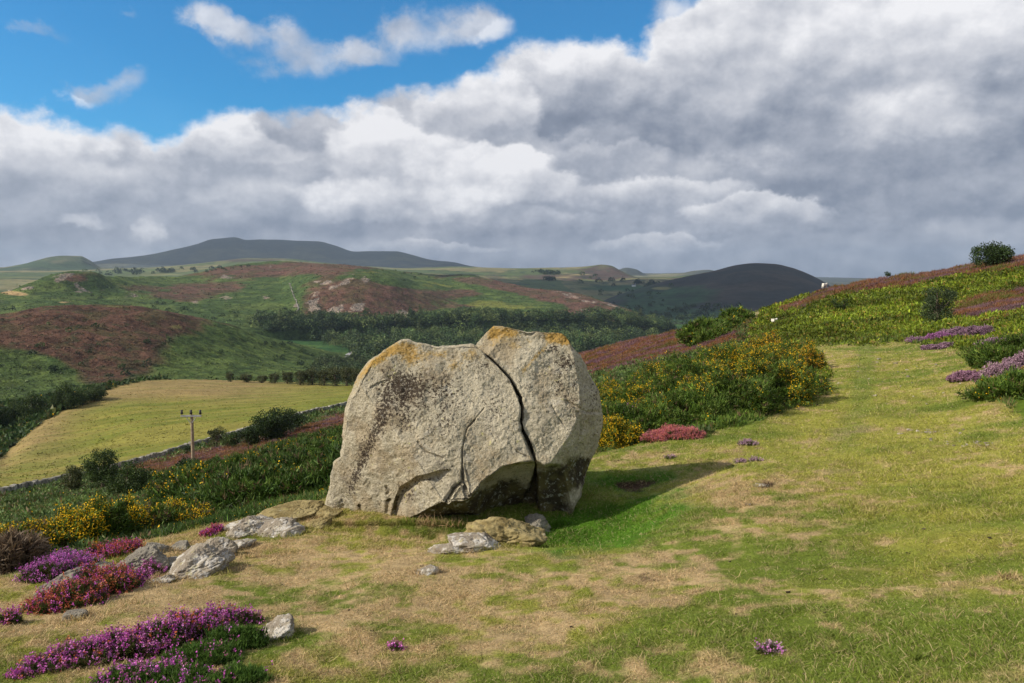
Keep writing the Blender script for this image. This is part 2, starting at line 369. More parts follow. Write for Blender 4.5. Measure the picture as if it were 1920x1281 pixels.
def g_bump(X, Y, R, q):
    z = 0.022*nz2(X, Y, 0.8, 4, 3)*ss(1, 3, R)+0.007*nz2(X, Y, 0.16, 3, 5)*(1-ss(20, 40, R))
    z = z+0.22*nz2(X, Y, 7, 4, 9)*ss(22, 50, R)*(1-0.5*ss(120, 170, R))+0.10*nz2(X, Y, 1.1, 3, 12)*ss(34, 48, R)
    px, py = proj(np.stack([X, Y, X*0-2.4], -1))
    z = z-0.30*ell(px, py, 1085, 985, 150, 46)-0.08*ell(px, py, 1250, 925, 110, 40)-0.05*ell(px, py, 1190, 912, 45, 14)
    z = z+0.08*ell(px, py, 1420, 940, 170, 45)+0.05*ell(px, py, 900, 1130, 300, 50)-0.04*ell(px, py, 1200, 1110, 120, 30)
    z = z-0.16*ell(px, py, 830, 985, 170, 16)
    return z
G = Layer(g_lines, [14, 140, 80, 70, 60, 60, 60, 70, 70, 8, 6], bumpf=g_bump)

turf_poly = [(-3000, 1500), (-400, 1150), (0, 1078), (200, 1038), (400, 985), (560, 945), (620, 932), (850, 895), (1100, 850), (1200, 832), (1330, 812), (1430, 785), (1530, 742), (1552, 700), (1530, 665), (1500, 648), (1700, 641), (1780, 645), (1840, 668), (1868, 715), (1885, 760), (1960, 820), (2400, 1000), (4500, 1500)]
heath_l = [(200, 885), (400, 838), (560, 800), (700, 760), (700, 822), (560, 838), (400, 872), (300, 890)]
heath_r = [(1000, 690), (1090, 655), (1200, 628), (1330, 600), (1420, 600), (1395, 640), (1330, 655), (1230, 672), (1100, 705), (1000, 735)]
rust_top = [(1440, 600), (1470, 570), (1550, 535), (1700, 505), (1820, 490), (2000, 455), (2400, 380), (2400, 420), (2000, 490), (1860, 516), (1780, 525), (1700, 542), (1640, 548), (1560, 560), (1500, 582)]
rust_mid = [(1780, 582), (1850, 560), (2000, 515), (2000, 575), (1900, 588), (1840, 605), (1790, 600)]
trail = [(1385, 640), (1378, 622), (1398, 604), (1404, 588), (1428, 580), (1424, 600), (1402, 618), (1398, 640)]
def soft(px, py, poly, w, nzv=0): return ss(-w, w, polydist(px, py, poly)+nzv)
def g_masks(L):
    px, py, P = L.px, L.py, L.P; X, Y = P[..., 0], P[..., 1]
    nA = nz2(X, Y, 0.7, 4, 21); nB = nz2(X, Y, 4.0, 4, 22); nC = nz2(X, Y, 12.0, 4, 23)
    near = ss(60, 30, L.R)
    turf = np.where(L.R < 40, soft(px, py, turf_poly, 5, nA*7*near), 0)
    trl = soft(px, py, trail, 3, nB*3)
    hl = soft(px, py, heath_l, 6, nB*6+nC*3)*(L.R > 40)
    hr = soft(px, py, heath_r, 5, nB*5)*(L.R > 40)
    rt = soft(px, py, rust_top, 4, nB*7+nC*5)*(L.R > 40); rm = soft(px, py, rust_mid, 5, nB*10)*(L.R > 25)
    heath = np.clip(hl+hr+rt+rm, 0, 1)*(1-turf)*(1-trl)
    left = ss(1420, 1380, px)*(1-turf)*(1-heath)
    right = (1-ss(1420, 1380, px))*(1-turf)*(1-heath)*(1-trl)
    L.m = dict(turf=turf, trail=trl, heath=heath, left=left, right=right, nA=nA, nB=nB, nC=nC, rt=rt, rm=rm, hl=hl, hr=hr)
g_masks(G)
STRAW = np.array([.46, .335, .175]); TGREEN = np.array([.155, .200, .028]); YG = np.array([.30, .29, .052]); LUSH = np.array([.085, .185, .014]); EARTH = np.array([.085, .05, .03])
def turf_col(px, py, X, Y, nA=None, nB=None):
    n1 = nz2(X, Y, 0.45, 4, 31); n2 = nz2(X, Y, 1.7, 4, 32); n3 = nz2(X, Y, 0.12, 3, 33)
    straw = 0.22+0.42*ell(px, py, 700, 1115, 560, 85)+0.42*ell(px, py, 180, 1150, 280, 70)+0.38*ell(px, py, 1460, 925, 190, 38)+0.22*ell(px, py, 1220, 1060, 180, 50)+0.35*ell(px, py, 1500, 1000, 250, 60)+0.35*ell(px, py, 500, 1040, 140, 40)+0.25*ell(px, py, 950, 1230, 500, 70)
    straw = straw+0.04-0.20*ell(px, py, 1680, 860, 360, 150)-0.5*ell(px, py, 1800, 1000, 220, 90)-0.5*ell(px, py, 1200, 1190, 120, 40)-0.4*ell(px, py, 1060, 1015, 200, 32)-0.35*ell(px, py, 1650, 1230, 280, 70)-0.3*ell(px, py, 640, 1000, 90, 22)-0.35*ell(px, py, 980, 1010, 60, 20)
    st = ss(0.15, 0.85, straw+0.40*n1+0.24*n2+0.50*n3)
    yg = ss(-0.5, 0.8, n2+0.4*n1+0.8*ell(px, py, 1650, 760, 250, 110)+.4*ell(px, py, 1650, 900, 300, 90))
    c = mixv(TGREEN, YG, yg); c = mixv(c, STRAW, st)
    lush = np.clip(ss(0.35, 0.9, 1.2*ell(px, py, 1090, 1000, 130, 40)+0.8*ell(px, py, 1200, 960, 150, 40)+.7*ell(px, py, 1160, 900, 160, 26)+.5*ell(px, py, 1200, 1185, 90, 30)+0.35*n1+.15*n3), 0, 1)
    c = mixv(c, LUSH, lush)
    c = mixv(c, np.array([.13, .19, .035]), 0.42*ss(.25, .9, ell(px, py, 1624, 660, 17, 34)+ell(px, py, 1618, 725, 24, 60, 0.1)+.8*ell(px, py, 1590, 820, 40, 60, .35)+.4*n1))
    e = ss(0.55, 0.95, 1.1*ell(px, py, 1190, 912, 42, 13)+0.42*ell(px, py, 1190, 1085, 80, 20)+0.35*ell(px, py, 1240, 1050, 60, 12)+.6*ell(px, py, 1430, 912, 34, 8)+.5*ell(px, py, 1750, 812, 70, 8)+.5*ell(px, py, 1850, 835, 60, 7)+.45*ell(px, py, 720, 985, 30, 8)+0.35*n1+0.3*n3)
    return mixv(c, EARTH, e)
def g_col(L):
    px, py = L.px, L.py; X, Y = L.P[..., 0], L.P[..., 1]; m = L.m
    c = turf_col(px, py, X, Y)*0.8
    lc = mixv([.035, .07, .018], [.10, .10, .03], ss(-.3, .9, m['nB'])); lc = mixv(lc, [.11, .06, .035], ss(.3, .9, m['nA']+m['nC'])*0.6)
    rc = mixv([.085, .13, .012], [.14, .17, .02], ss(-.4, .7, m['nB'])); rc = mixv(rc, [.16, .10, .03], ss(.3, 1., m['nC']+.3*m['nA'])*0.5)
    hc = mixv([.17, .075, .085], [.20, .085, .03], ss(-.2, .5, m['nB']+m['nA']*.5)); hc = mixv(hc, [.06, .07, .02], ss(.2, .8, nz2(X, Y, 1.6, 3, 41))*.6)
    tc = mixv([.22, .19, .08], [.30, .24, .14], ss(-.3, .5, m['nA']))
    for k, cc in (('left', lc), ('right', rc), ('heath', hc), ('trail', tc)): c = mixv(c, cc, np.clip(m[k], 0, 1))
    # stony earth scar at the end of the right hand slope
    e = ss(.3, .7, ell(px, py, 1462, 578, 14, 8)+.6*ell(px, py, 1450, 590, 10, 8)+ell(px, py, 1410, 592, 12, 5)+.3*m['nA'])*(L.R > 50)
    return mixv(c, [.36, .27, .17], e)
G.build('ground', M_ground, g_col)

# ---- the mown field below
f_lines = [
 [(-1500, 1150, 60)]+[(p[0], p[1]+1.5, p[2]-3) for p in wall_line],
 [(-1500, 1050, 110), (-400, 940, 120), (0, 895, 140), (130, 845, 175), (280, 790, 200), (450, 765, 215), (660, 745, 235), (850, 735, 230), (1000, 735, 230)],
 [(-1500, 1000, 160), (-400, 890, 165), (0, 856, 190), (60, 803, 225), (130, 757, 262), (220, 723, 295), (280, 713, 310), (350, 711, 318), (450, 714, 322), (560, 718, 318), (660, 722, 310), (850, 730, 300), (1000, 735, 290)],
 [(-1500, 950, 230), (-400, 830, 250), (0, 763, 330), (130, 738, 340), (220, 722, 348), (280, 719, 350), (450, 722, 370), (660, 730, 380), (1000, 745, 380)],
 [(-1500, 900, 350), (-400, 800, 420), (0, 765, 450), (280, 745, 460), (660, 748, 480), (1000, 760, 480)],
]
FLD = Layer(f_lines, [70, 90, 40, 10], bumpf=lambda X, Y, R, q: 0.5*nz2(X, Y, 25, 3, 51)*ss(0, .4, q)+0.7*nz2(X, Y, 5, 3, 52)*ss(2.0, 2.3, q))
fpoly = [(-600, 1200), (-600, 900), (0, 857), (60, 804), (130, 757), (220, 723), (280, 712), (350, 709), (450, 712), (1100, 740), (1100, 900)]
def f_col(L):
    px, py = L.px, L.py; X, Y = L.P[..., 0], L.P[..., 1]
    n1 = nz2(X, Y, 30, 4, 61); u = X*.8+Y*.6; v = -X*.6+Y*.8; st = fbm(np.stack([u/22, v/2.5], -1), 4, 62)
    d = polydist(px, py, fpoly); edge = ss(55, 0, d-10*n1)*ss(700, 350, px)
    c = mixv([.15, .165, .026], [.215, .195, .042], ss(-.5, .6, st+.5*n1)); tan = np.clip(edge*.9+.55*ell(px, py, 330, 722, 150, 22)+.35*ell(px, py, 90, 850, 70, 60, -.7), 0, 1)
    c = mixv(c, [.29, .195, .095], np.clip(tan+.35*st*tan, 0, 1)*.7)
    inside = ss(-3, 3, d); br = mixv([.035, .075, .02], [.10, .09, .03], ss(-.2, .8, nz2(X, Y, 8, 4, 64)))
    return mixv(br, c, inside)
FLD.build('field', M_field, f_col)

# ---- dark heather hill on the left
HA = Layer([
 [(-1500, 850, 400), (-400, 820, 420), (0, 790, 430), (200, 770, 440), (400, 758, 450), (560, 745, 470), (700, 732, 500), (900, 735, 520)],
 [(-1500, 760, 500), (-400, 720, 520), (0, 715, 540), (200, 700, 560), (400, 698, 580), (560, 700, 600), (700, 702, 640), (900, 705, 660)],
 [(-1500, 680, 580), (-400, 650, 600), (0, 640, 620), (200, 625, 640), (400, 642, 670), (560, 672, 720), (700, 690, 760), (900, 698, 780)],
 [(-1500, 600, 650), (-400, 590, 690), (0, 590, 710), (60, 579, 715), (130, 571, 720), (200, 572, 730), (300, 581, 740), (360, 592, 750), (420, 607, 765), (480, 624, 780), (540, 640, 795), (600, 655, 810), (650, 668, 820), (700, 684, 830), (900, 692, 850)],
 [(-1500, 640, 800), (-400, 630, 850), (130, 610, 880), (360, 640, 900), (600, 672, 930), (900, 680, 960)]],
 [30, 90, 90, 12], skirt=60, pxg=PXG[PXG < 1150], bumpf=lambda X, Y, R, q: 2.2*nz2(X, Y, 70, 5, 71)*ss(0, 1, q)*ss(4.2, 2.6, q)+.5*nz2(X, Y, 9, 4, 73))
def ha_col(L):
    px, py = L.px, L.py; X, Y = L.P[..., 0], L.P[..., 1]; n1 = nz2(X, Y, 60, 5, 74); n2 = nz2(X, Y, 12, 4, 75)
    green = mixv([.055, .085, .022], [.090, .125, .032], ss(-.5, .6, n2+.4*n1)); heath = mixv([.100, .052, .034], [.075, .055, .026], ss(-.3, .7, n2))
    hm = ss(.35, .65, 1.2*ell(px, py, 130, 600, 280, 42)+.9*ell(px, py, 200, 690, 95, 90, .2)+.6*ell(px, py, 60, 640, 140, 60)-.8*ell(px, py, 20, 720, 110, 60)+.22*n1+.14*n2)
    c = mixv(green, heath, hm); c = mixv(c, [.16, .135, .05], ss(.45, .8, 1.0*ell(px, py, 20, 584, 26, 6)+.9*ell(px, py, 332, 613, 20, 5)+.6*ell(px, py, 230, 575, 60, 4)+.5*ell(px, py, 300, 583, 30, 4)+.25*n2))
    return mixv(c, [.02, .045, .015], ss(.35, .8, nz2(X, Y, 6, 3, 76))*.5)
HA.build('hill', M_hill, ha_col)

# ---- valley floor, then the broad middle hill
VAL = Layer([[(960, None, 420, -86)], [(960, None, 700, -86)], [(200, 660, 900), (700, 668, 900), (960, 662, 950), (1400, 660, 950)], [(200, 640, 1150), (1000, 628, 1250), (1240, 622, 1400), (1500, 622, 1500)],
 [(200, 610, 1600), (1000, 600, 1900), (1500, 598, 2300)], [(200, 590, 2600), (1000, 580, 3000), (1500, 585, 3200)], [(960, None, 14000, -160)]],
 [10, 40, 60, 40, 20, 10], bumpf=lambda X, Y, R, q: 2.0*nz2(X, Y, 120, 4, 81))
def v_col(L):
    X, Y = L.P[..., 0], L.P[..., 1]; n1 = nz2(X, Y, 70, 4, 82)
    return mixv([.035, .085, .025], [.075, .125, .03], ss(-.4, .6, n1))
VAL.build('valley', M_hill, v_col)

CR = lambda X, Y, s, seed: np.maximum(nz2(X, Y, s, 4, seed), 0)
def hb_bump(X, Y, R, q):
    px, py = proj(np.stack([X, Y, X*0], -1))
    z = 5*nz2(X, Y, 160, 5, 91)*ss(0, 1, q)*ss(4.4, 2.9, q)+1.2*nz2(X, Y, 25, 4, 92)
    return z
HB = Layer([
 [(-1500, 660, 900), (-300, 650, 950), (0, 640, 1000), (300, 628, 1050), (500, 622, 1100), (700, 615, 1150), (850, 606, 1200), (1000, 602, 1230), (1100, 602, 1260), (1240, 618, 1350), (1320, 632, 1400)],
 [(-1500, 600, 1200), (-300, 600, 1200), (0, 590, 1200), (300, 590, 1280), (480, 588, 1300), (560, 588, 1290), (680, 588, 1290), (780, 592, 1330), (900, 584, 1400), (1000, 582, 1400), (1100, 590, 1400), (1200, 602, 1400), (1320, 626, 1440)],
 [(-1500, 560, 1300), (-300, 560, 1350), (0, 556, 1400), (100, 548, 1420), (200, 552, 1450), (400, 550, 1560), (520, 545, 1560), (570, 528, 1500), (620, 518, 1480), (670, 514, 1480), (730, 525, 1480), (790, 548, 1500), (860, 552, 1620), (1000, 566, 1560), (1100, 580, 1500), (1200, 596, 1470), (1320, 622, 1480)],
 [(-1500, 545, 1500), (-300, 548, 1500), (0, 548, 1500), (50, 532, 1510), (90, 517, 1520), (140, 509, 1540), (180, 512, 1560), (200, 519, 1600), (250, 518, 1750), (320, 518, 1950), (370, 513, 2050), (420, 502, 2100), (470, 496, 2150), (540, 492, 2200), (640, 496, 2250), (760, 509, 2200), (830, 515, 2150), (880, 515, 2050), (905, 520, 2000), (960, 533, 1950), (1000, 541, 1900), (1060, 548, 1800), (1100, 556, 1750), (1150, 572, 1650), (1200, 588, 1560), (1240, 604, 1520), (1320, 620, 1510)],
 [(-1500, 590, 2000), (-300, 580, 2000), (180, 545, 2100), (400, 530, 2700), (640, 525, 2900), (880, 545, 2700), (1100, 590, 2300), (1320, 625, 1800)]],
 [16, 90, 90, 10], skirt=70, pxg=PXG[PXG < 1360], bumpf=hb_bump)
wall_far = [(543, 532), (548, 548), (556, 568), (560, 580), (547, 598)]
def hb_col(L):
    px, py = L.px, L.py; X, Y = L.P[..., 0], L.P[..., 1]; n1 = nz2(X, Y, 150, 5, 94); n2 = nz2(X, Y, 30, 5, 95); n3 = nz2(X, Y, 10, 3, 96)
    green = mixv([.050, .082, .022], [.090, .124, .032], ss(-.5, .6, n2+.4*n1)); heath = mixv([.120, .064, .045], [.085, .062, .032], ss(-.4, .6, n2+.5*n3))
    e = lambda *a: ell(px, py, *a)
    hm = ss(.30, .55, 1.2*e(670, 560, 120, 42)+.9*e(480, 508, 150, 12)+.8*e(620, 497, 120, 8)+.7*e(140, 520, 55, 14)+.8*e(950, 533, 110, 9, .12)+.9*e(1110, 572, 110, 14, .33)+.6*e(1000, 555, 80, 8, .2)+.5*e(430, 540, 80, 10)+.7*e(870, 552, 40, 9)+.5*e(350, 555, 90, 16)+.45*e(880, 575, 60, 8)+.5*e(1060, 590, 80, 6)+.3*e(250, 540, 120, 8)+.5*e(1130, 585, 120, 14)+.4*e(820, 545, 60, 10)
            -.8*e(760, 530, 70, 10, .15)-.9*e(540, 565, 18, 34)+.26*n1+.22*n2)
    c = mixv(green, heath, hm)
    light = ss(.4, .75, .8*e(960, 575, 60, 8)+.8*e(1010, 590, 90, 5)+.8*e(900, 568, 40, 9)+.6*e(370, 511, 60, 3)+.5*e(820, 535, 60, 8)+.9*e(690, 511, 22, 3)+.28*n2)
    c = mixv(c, [.15, .16, .035], light*.85)
    c = mixv(c, [.36, .25, .12], ss(.45, .75, 1.1*e(25, 550, 34, 5, .1)+.7*e(120, 567, 20, 3)))
    cr = nz2(X, Y, 16, 4, 97)+.4*nz2(X, Y, 5, 3, 98)
    rk = (1.1*e(590, 572, 14, 18, .4)+.95*e(632, 578, 17, 10)+1.0*e(674, 578, 13, 11)+.95*e(760, 590, 22, 7, .5)+.5*e(650, 530, 60, 12, -.2)+.6*e(605, 532, 16, 6)+.65*e(110, 524, 34, 10, -.3)+.55*e(150, 540, 40, 9)+.6*e(245, 553, 16, 6)
          +.7*e(424, 520, 16, 5)+.6*e(425, 558, 16, 6)+.9*e(498, 559, 7, 4)+.5*e(30, 540, 40, 8)+.6*e(510, 501, 26, 3)+.5*e(905, 520, 30, 4)+.55*e(1085, 560, 50, 6, .3)+.55*e(1150, 572, 40, 6, .4)+.45*e(1130, 590, 60, 5, .3)+.75*e(555, 573, 8, 5)+.5*e(365, 568, 10, 5)+.5*e(485, 592, 12, 5))
    rock = ss(.50, .72, rk+.42*cr)
    L.rock = rock
    rc = mixv([.30, .225, .175], [.19, .155, .13], ss(-.2, .5, n3))
    c = mixv(c, rc, rock)
    return c
HB.build('hill', M_hill, hb_col)

# ---- far moors, dark hill, mountain
MO = Layer([
 [(-1500, 600, 2600), (0, 600, 2600), (700, 590, 2600), (1000, 600, 2400), (1240, 612, 2300), (1700, 620, 2300)],
 [(-1500, 550, 3200), (0, 530, 3300), (200, 525, 3300), (500, 515, 3400), (900, 535, 3200), (1000, 548, 3000), (1240, 565, 2900), (1500, 560, 2900), (1700, 580, 2800)],
 [(-1500, 530, 4200), (0, 512, 4300), (200, 508, 4300), (330, 500, 4300), (400, 492, 4400), (470, 485, 4500), (540, 486, 4500), (600, 493, 4400), (760, 505, 4400), (860, 503, 4600), (960, 505, 4700), (1090, 504, 4600), (1180, 520, 4000), (1260, 524, 3900), (1340, 516, 3900), (1600, 545, 3900)],
 [(-1500, 520, 5000), (0, 508, 5000), (200, 506, 4900), (330, 498, 4900), (400, 491, 4900), (470, 484.5, 4900), (540, 485.5, 4900), (600, 492, 5000), (760, 503, 5200), (860, 500, 5400), (960, 503, 5400), (1040, 502, 5200), (1090, 500, 4900), (1110, 498, 4800), (1128, 496, 4750), (1146, 498, 4700), (1160, 505, 4650), (1176, 513, 4600), (1195, 520, 4600), (1260, 519, 4600), (1340, 512, 4600), (1600, 540, 4600)],
 [(-1500, 540, 6000), (500, 500, 6000), (960, 515, 7000), (1200, 530, 6000), (1600, 545, 6000)]],
 [20, 50, 30, 8], skirt=60, bumpf=lambda X, Y, R, q: 3.5*nz2(X, Y, 260, 5, 101)*ss(0, .5, q)*ss(3.6, 2.4, q))
def mo_col(L):
    px, py = L.px, L.py; X, Y = L.P[..., 0], L.P[..., 1]; n1 = nz2(X, Y, 400, 4, 102); n2 = nz2(X, Y, 90, 5, 103)
    cell = hsh(np.floor((X+60*n1)/230).astype(int), np.floor((Y+90*n1)/420).astype(int), np.zeros_like(X, int), 5)
    c = mixv([.085, .115, .045], [.20, .18, .085], ss(-.6, .7, cell+.5*n2)); e = lambda *a: ell(px, py, *a)
    c = mixv(c, [.085, .060, .048], ss(.3, .7, .9*e(1130, 512, 55, 14)+.5*e(1000, 520, 150, 8)+.5*e(1300, 525, 120, 10)+.6*e(470, 488, 90, 5)*(px < 700)+.4*e(1150, 560, 200, 12)+.3*n2))
    c = mixv(c, [.03, .055, .035], ss(.55, .8, nz2(X, Y, 60, 3, 104)+.2*n1)*.8)
    c = mixv(c, [.04, .085, .035], ss(.4, .8, .9*e(1150, 540, 90, 7)+.9*e(1280, 556, 100, 20)+.5*e(1180, 570, 130, 12)+.3*n2))
    c = mixv(c, [.27, .22, .11], ss(.45, .8, .9*e(1090, 515, 30, 2.5)+.8*e(1240, 541, 30, 4)+.7*e(1060, 520, 30, 3)+.5*e(300, 515, 200, 4)+.2*n2))
    return c
MO.build('moor', M_far, mo_col)
LH = Layer([
 [(-1500, 560, 3600), (0, 548, 3600), (190, 535, 3700), (330, 525, 4000)],
 [(-1500, 515, 4600), (0, 515, 4700), (100, 508, 4800), (190, 512, 4900), (330, 515, 5000)],
 [(-1500, 510, 5200), (-300, 500, 5300), (0, 501, 5400), (40, 496, 5450), (70, 488, 5500), (95, 482, 5500), (120, 479.5, 5500), (150, 480, 5550), (168, 488, 5600), (190, 502, 5650), (330, 512, 5700)],
 [(-1500, 540, 6500), (330, 530, 6500)]], [20, 40, 8], skirt=60, pxg=PXG[PXG < 340], bumpf=lambda X, Y, R, q: 3.5*nz2(X, Y, 200, 5, 111)*ss(2.9, 1.6, q))
def lh_col(L):
    X, Y = L.P[..., 0], L.P[..., 1]; n2 = nz2(X, Y, 150, 5, 112)
    c = mixv([.05, .08, .04], [.15, .145, .08], ss(-.3, .6, n2+ell(L.px, L.py, 100, 490, 70, 9)*.5-.4*ell(L.px, L.py, 40, 505, 60, 8)))
    return mixv(c, [.03, .05, .03], ss(.4, .7, nz2(X, Y, 60, 3, 113))*.8)
LH.build('hill', M_far, lh_col)
DH = Layer([
 [(1060, 625, 1700), (1240, 622, 1700), (1400, 625, 1700), (1700, 640, 1700), (3500, 640, 1700)],
 [(1060, 610, 2100), (1240, 585, 2150), (1400, 575, 2200), (1560, 580, 2250), (1700, 600, 2250), (3500, 610, 2200)],
 [(1060, 590, 2500), (1180, 560, 2500), (1250, 545, 2600), (1340, 525, 2700), (1420, 512, 2750), (1500, 522, 2750), (1560, 545, 2750), (1700, 575, 2700), (3500, 600, 2600)],
 [(1060, 580, 2900), (1180, 546, 2900), (1220, 534, 2950), (1260, 524, 3000), (1300, 515, 3050), (1340, 507, 3100), (1380, 498, 3150), (1415, 494, 3150), (1450, 495, 3150), (1480, 500, 3150), (1510, 511, 3150), (1535, 523, 3150), (1560, 538, 3150), (1590, 552, 3150), (1700, 580, 3150), (3500, 600, 3100)],
 [(1060, 590, 3800), (1420, 530, 3900), (1700, 600, 3800), (3500, 610, 3800)]], [16, 60, 60, 8], skirt=60, pxg=PXG[(PXG > 1060)], bumpf=lambda X, Y, R, q: 4*nz2(X, Y, 220, 5, 121)*ss(0, 1, q)*ss(3.9, 2.7, q))
def dh_col(L):
    px, py = L.px, L.py; X, Y = L.P[..., 0], L.P[..., 1]; n2 = nz2(X, Y, 120, 5, 122); e = lambda *a: ell(px, py, *a)
    c = mixv([.034, .036, .034], [.060, .050, .042], ss(-.4, .6, n2)); g = ss(.3, .75, .9*e(1230, 560, 110, 28)+.7*e(1270, 590, 120, 14)+.5*e(1400, 600, 200, 10)+.3*n2)
    c = mixv(c, [.035, .075, .032], g); c = mixv(c, [.022, .045, .022], ss(.3, .6, nz2(X, Y, 30, 3, 123))*g)
    return mixv(c, [.20, .19, .08], ss(.5, .8, e(1240, 541, 26, 4)+.4*e(1265, 535, 30, 3)))
DH.build('hill', M_far, dh_col)
FM = Layer([
 [(-1500, 540, 6500), (500, 530, 6500), (1700, 540, 6500), (3500, 550, 6500)],
 [(-1500, 520, 7500), (500, 505, 7800), (900, 510, 7500), (1180, 520, 7000), (1350, 520, 7000), (1700, 536, 7000), (3500, 540, 7000)],
 [(-1500, 515, 8600), (0, 508, 8800), (165, 492, 9000), (215, 484, 9000), (260, 480, 9000), (330, 468, 9200), (370, 458, 9300), (396, 449, 9400), (415, 447, 9400), (440, 445, 9400), (462, 450, 9400), (490, 449, 9400), (520, 450, 9400), (550, 452, 9400), (595, 453, 9400), (630, 462, 9300), (665, 472, 9200), (700, 471, 9200), (740, 471, 9200), (775, 479, 9200), (810, 488, 9200), (850, 492, 9200), (885, 500, 9200), (960, 507, 9000), (1140, 512, 8000), (1160, 506, 7800), (1175, 502, 7700), (1192, 505, 7700), (1215, 515, 7700), (1250, 513, 7700), (1280, 512, 7700), (1300, 508, 7700), (1330, 505, 7700), (1345, 508, 7700), (1420, 520, 7700), (1540, 531, 8000), (1620, 531, 8000), (1800, 535, 8000), (3500, 530, 8000)],
 [(-1500, 540, 11000), (440, 500, 11000), (3500, 545, 11000)]], [14, 70, 8], skirt=40, bumpf=lambda X, Y, R, q: 7*nz2(X, Y, 500, 6, 131)*ss(2.9, 1.9, q))
def fm_col(L):
    X, Y = L.P[..., 0], L.P[..., 1]; n2 = nz2(X, Y, 300, 5, 132)
    c = mixv([.050, .058, .045], [.085, .088, .05], ss(-.3, .6, n2)); c = mixv(c, [.17, .16, .08], ss(.4, .8, .9*ell(L.px, L.py, 1240, 517, 70, 6)+.5*ell(L.px, L.py, 1310, 507, 30, 3)+.3*n2))
    return c
FM.build('mountain', M_far, fm_col)

# ================================================================== the split boulder
def Z(pts): return [(580+.3903*a, 590+.3903*b) for a, b in pts]
def mat_boulder():
    m, nt, b, out = new_mat('lichened_granite', 0.9, 0.15); co = objco()
    nb = noise_n(co, 1.6, 5, .6); nm = noise_n(co, 7, 6, .65); nf = noise_n(co, 42, 5, .7); nf2 = noise_n(co, 110, 3, .6)
    c = mixc(smooth(nm+(nb-.5)*.6, .35, .68), (.345, .30, .205), (.58, .51, .37))
    c = mixc(smooth(nf, .38, .66)*.6, c, (.68, .61, .46)); c = mixc(smooth(nf2, .60, .75)*.5, c, (.12, .10, .075))
    c = mixc(smooth(noise_n(co, 3.1, 5, .6), .56, .70)*.45, c, (.22, .20, .17))
    pale = smooth(noise_n(co, 13, 5, .7)+(noise_n(co, 3.7, 2)-.5)*.5, .61, .68)
    c = mixc(pale*.5, c, (.54, .50, .42)); c = mixc(smooth(noise_n(co, 2.1, 5, .65), .48, .60)*.5, c, (.35, .26, .15)); c = mixc(smooth(noise_n(co, 5.3, 6, .75), .56, .64)*.45, c, (.24, .215, .18)); c = mixc(smooth(noise_n(co, 60, 4, .7), .62, .70)*.6, c, (.09, .07, .05))
    yl = smooth(noise_n(co, 21, 3, .6)+(noise_n(co, 4.1, 2)-.5)*.4, .68, .72); c = mixc(yl*.5, c, (.50, .47, .12))
    og = attr('orange', False); o1 = smooth(og+(noise_n(co, 15, 6, .8)-.5)*3.0, .42, .85); c = mixc(o1*.6, c, (.45, .30, .09))
    o2 = smooth(og+(noise_n(co, 31, 4, .7)-.5)*2.2, .70, .95); c = mixc(o2*.6, c, (.47, .26, .035))
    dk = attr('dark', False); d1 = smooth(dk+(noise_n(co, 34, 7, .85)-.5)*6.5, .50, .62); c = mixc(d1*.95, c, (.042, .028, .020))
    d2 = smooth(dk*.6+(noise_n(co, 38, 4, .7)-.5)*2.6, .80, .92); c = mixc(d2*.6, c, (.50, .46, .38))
    un = attr('under', False); u1 = smooth(un+(noise_n(co, 9, 6, .7)-.5)*1.2, .35, .75)  # underside shade painted into the stone colour, broken by brown and pale mottling
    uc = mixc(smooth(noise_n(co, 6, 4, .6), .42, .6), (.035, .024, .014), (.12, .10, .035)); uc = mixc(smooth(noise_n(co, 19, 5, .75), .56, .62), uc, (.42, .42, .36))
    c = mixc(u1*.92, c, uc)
    nt.links.new(c, b.inputs['Base Color']); bump(b, nf*1.2+nm*.9+nf2*.8, 1.0, .018); return m
M_boulder = mat_boulder()
PM = 0.00575
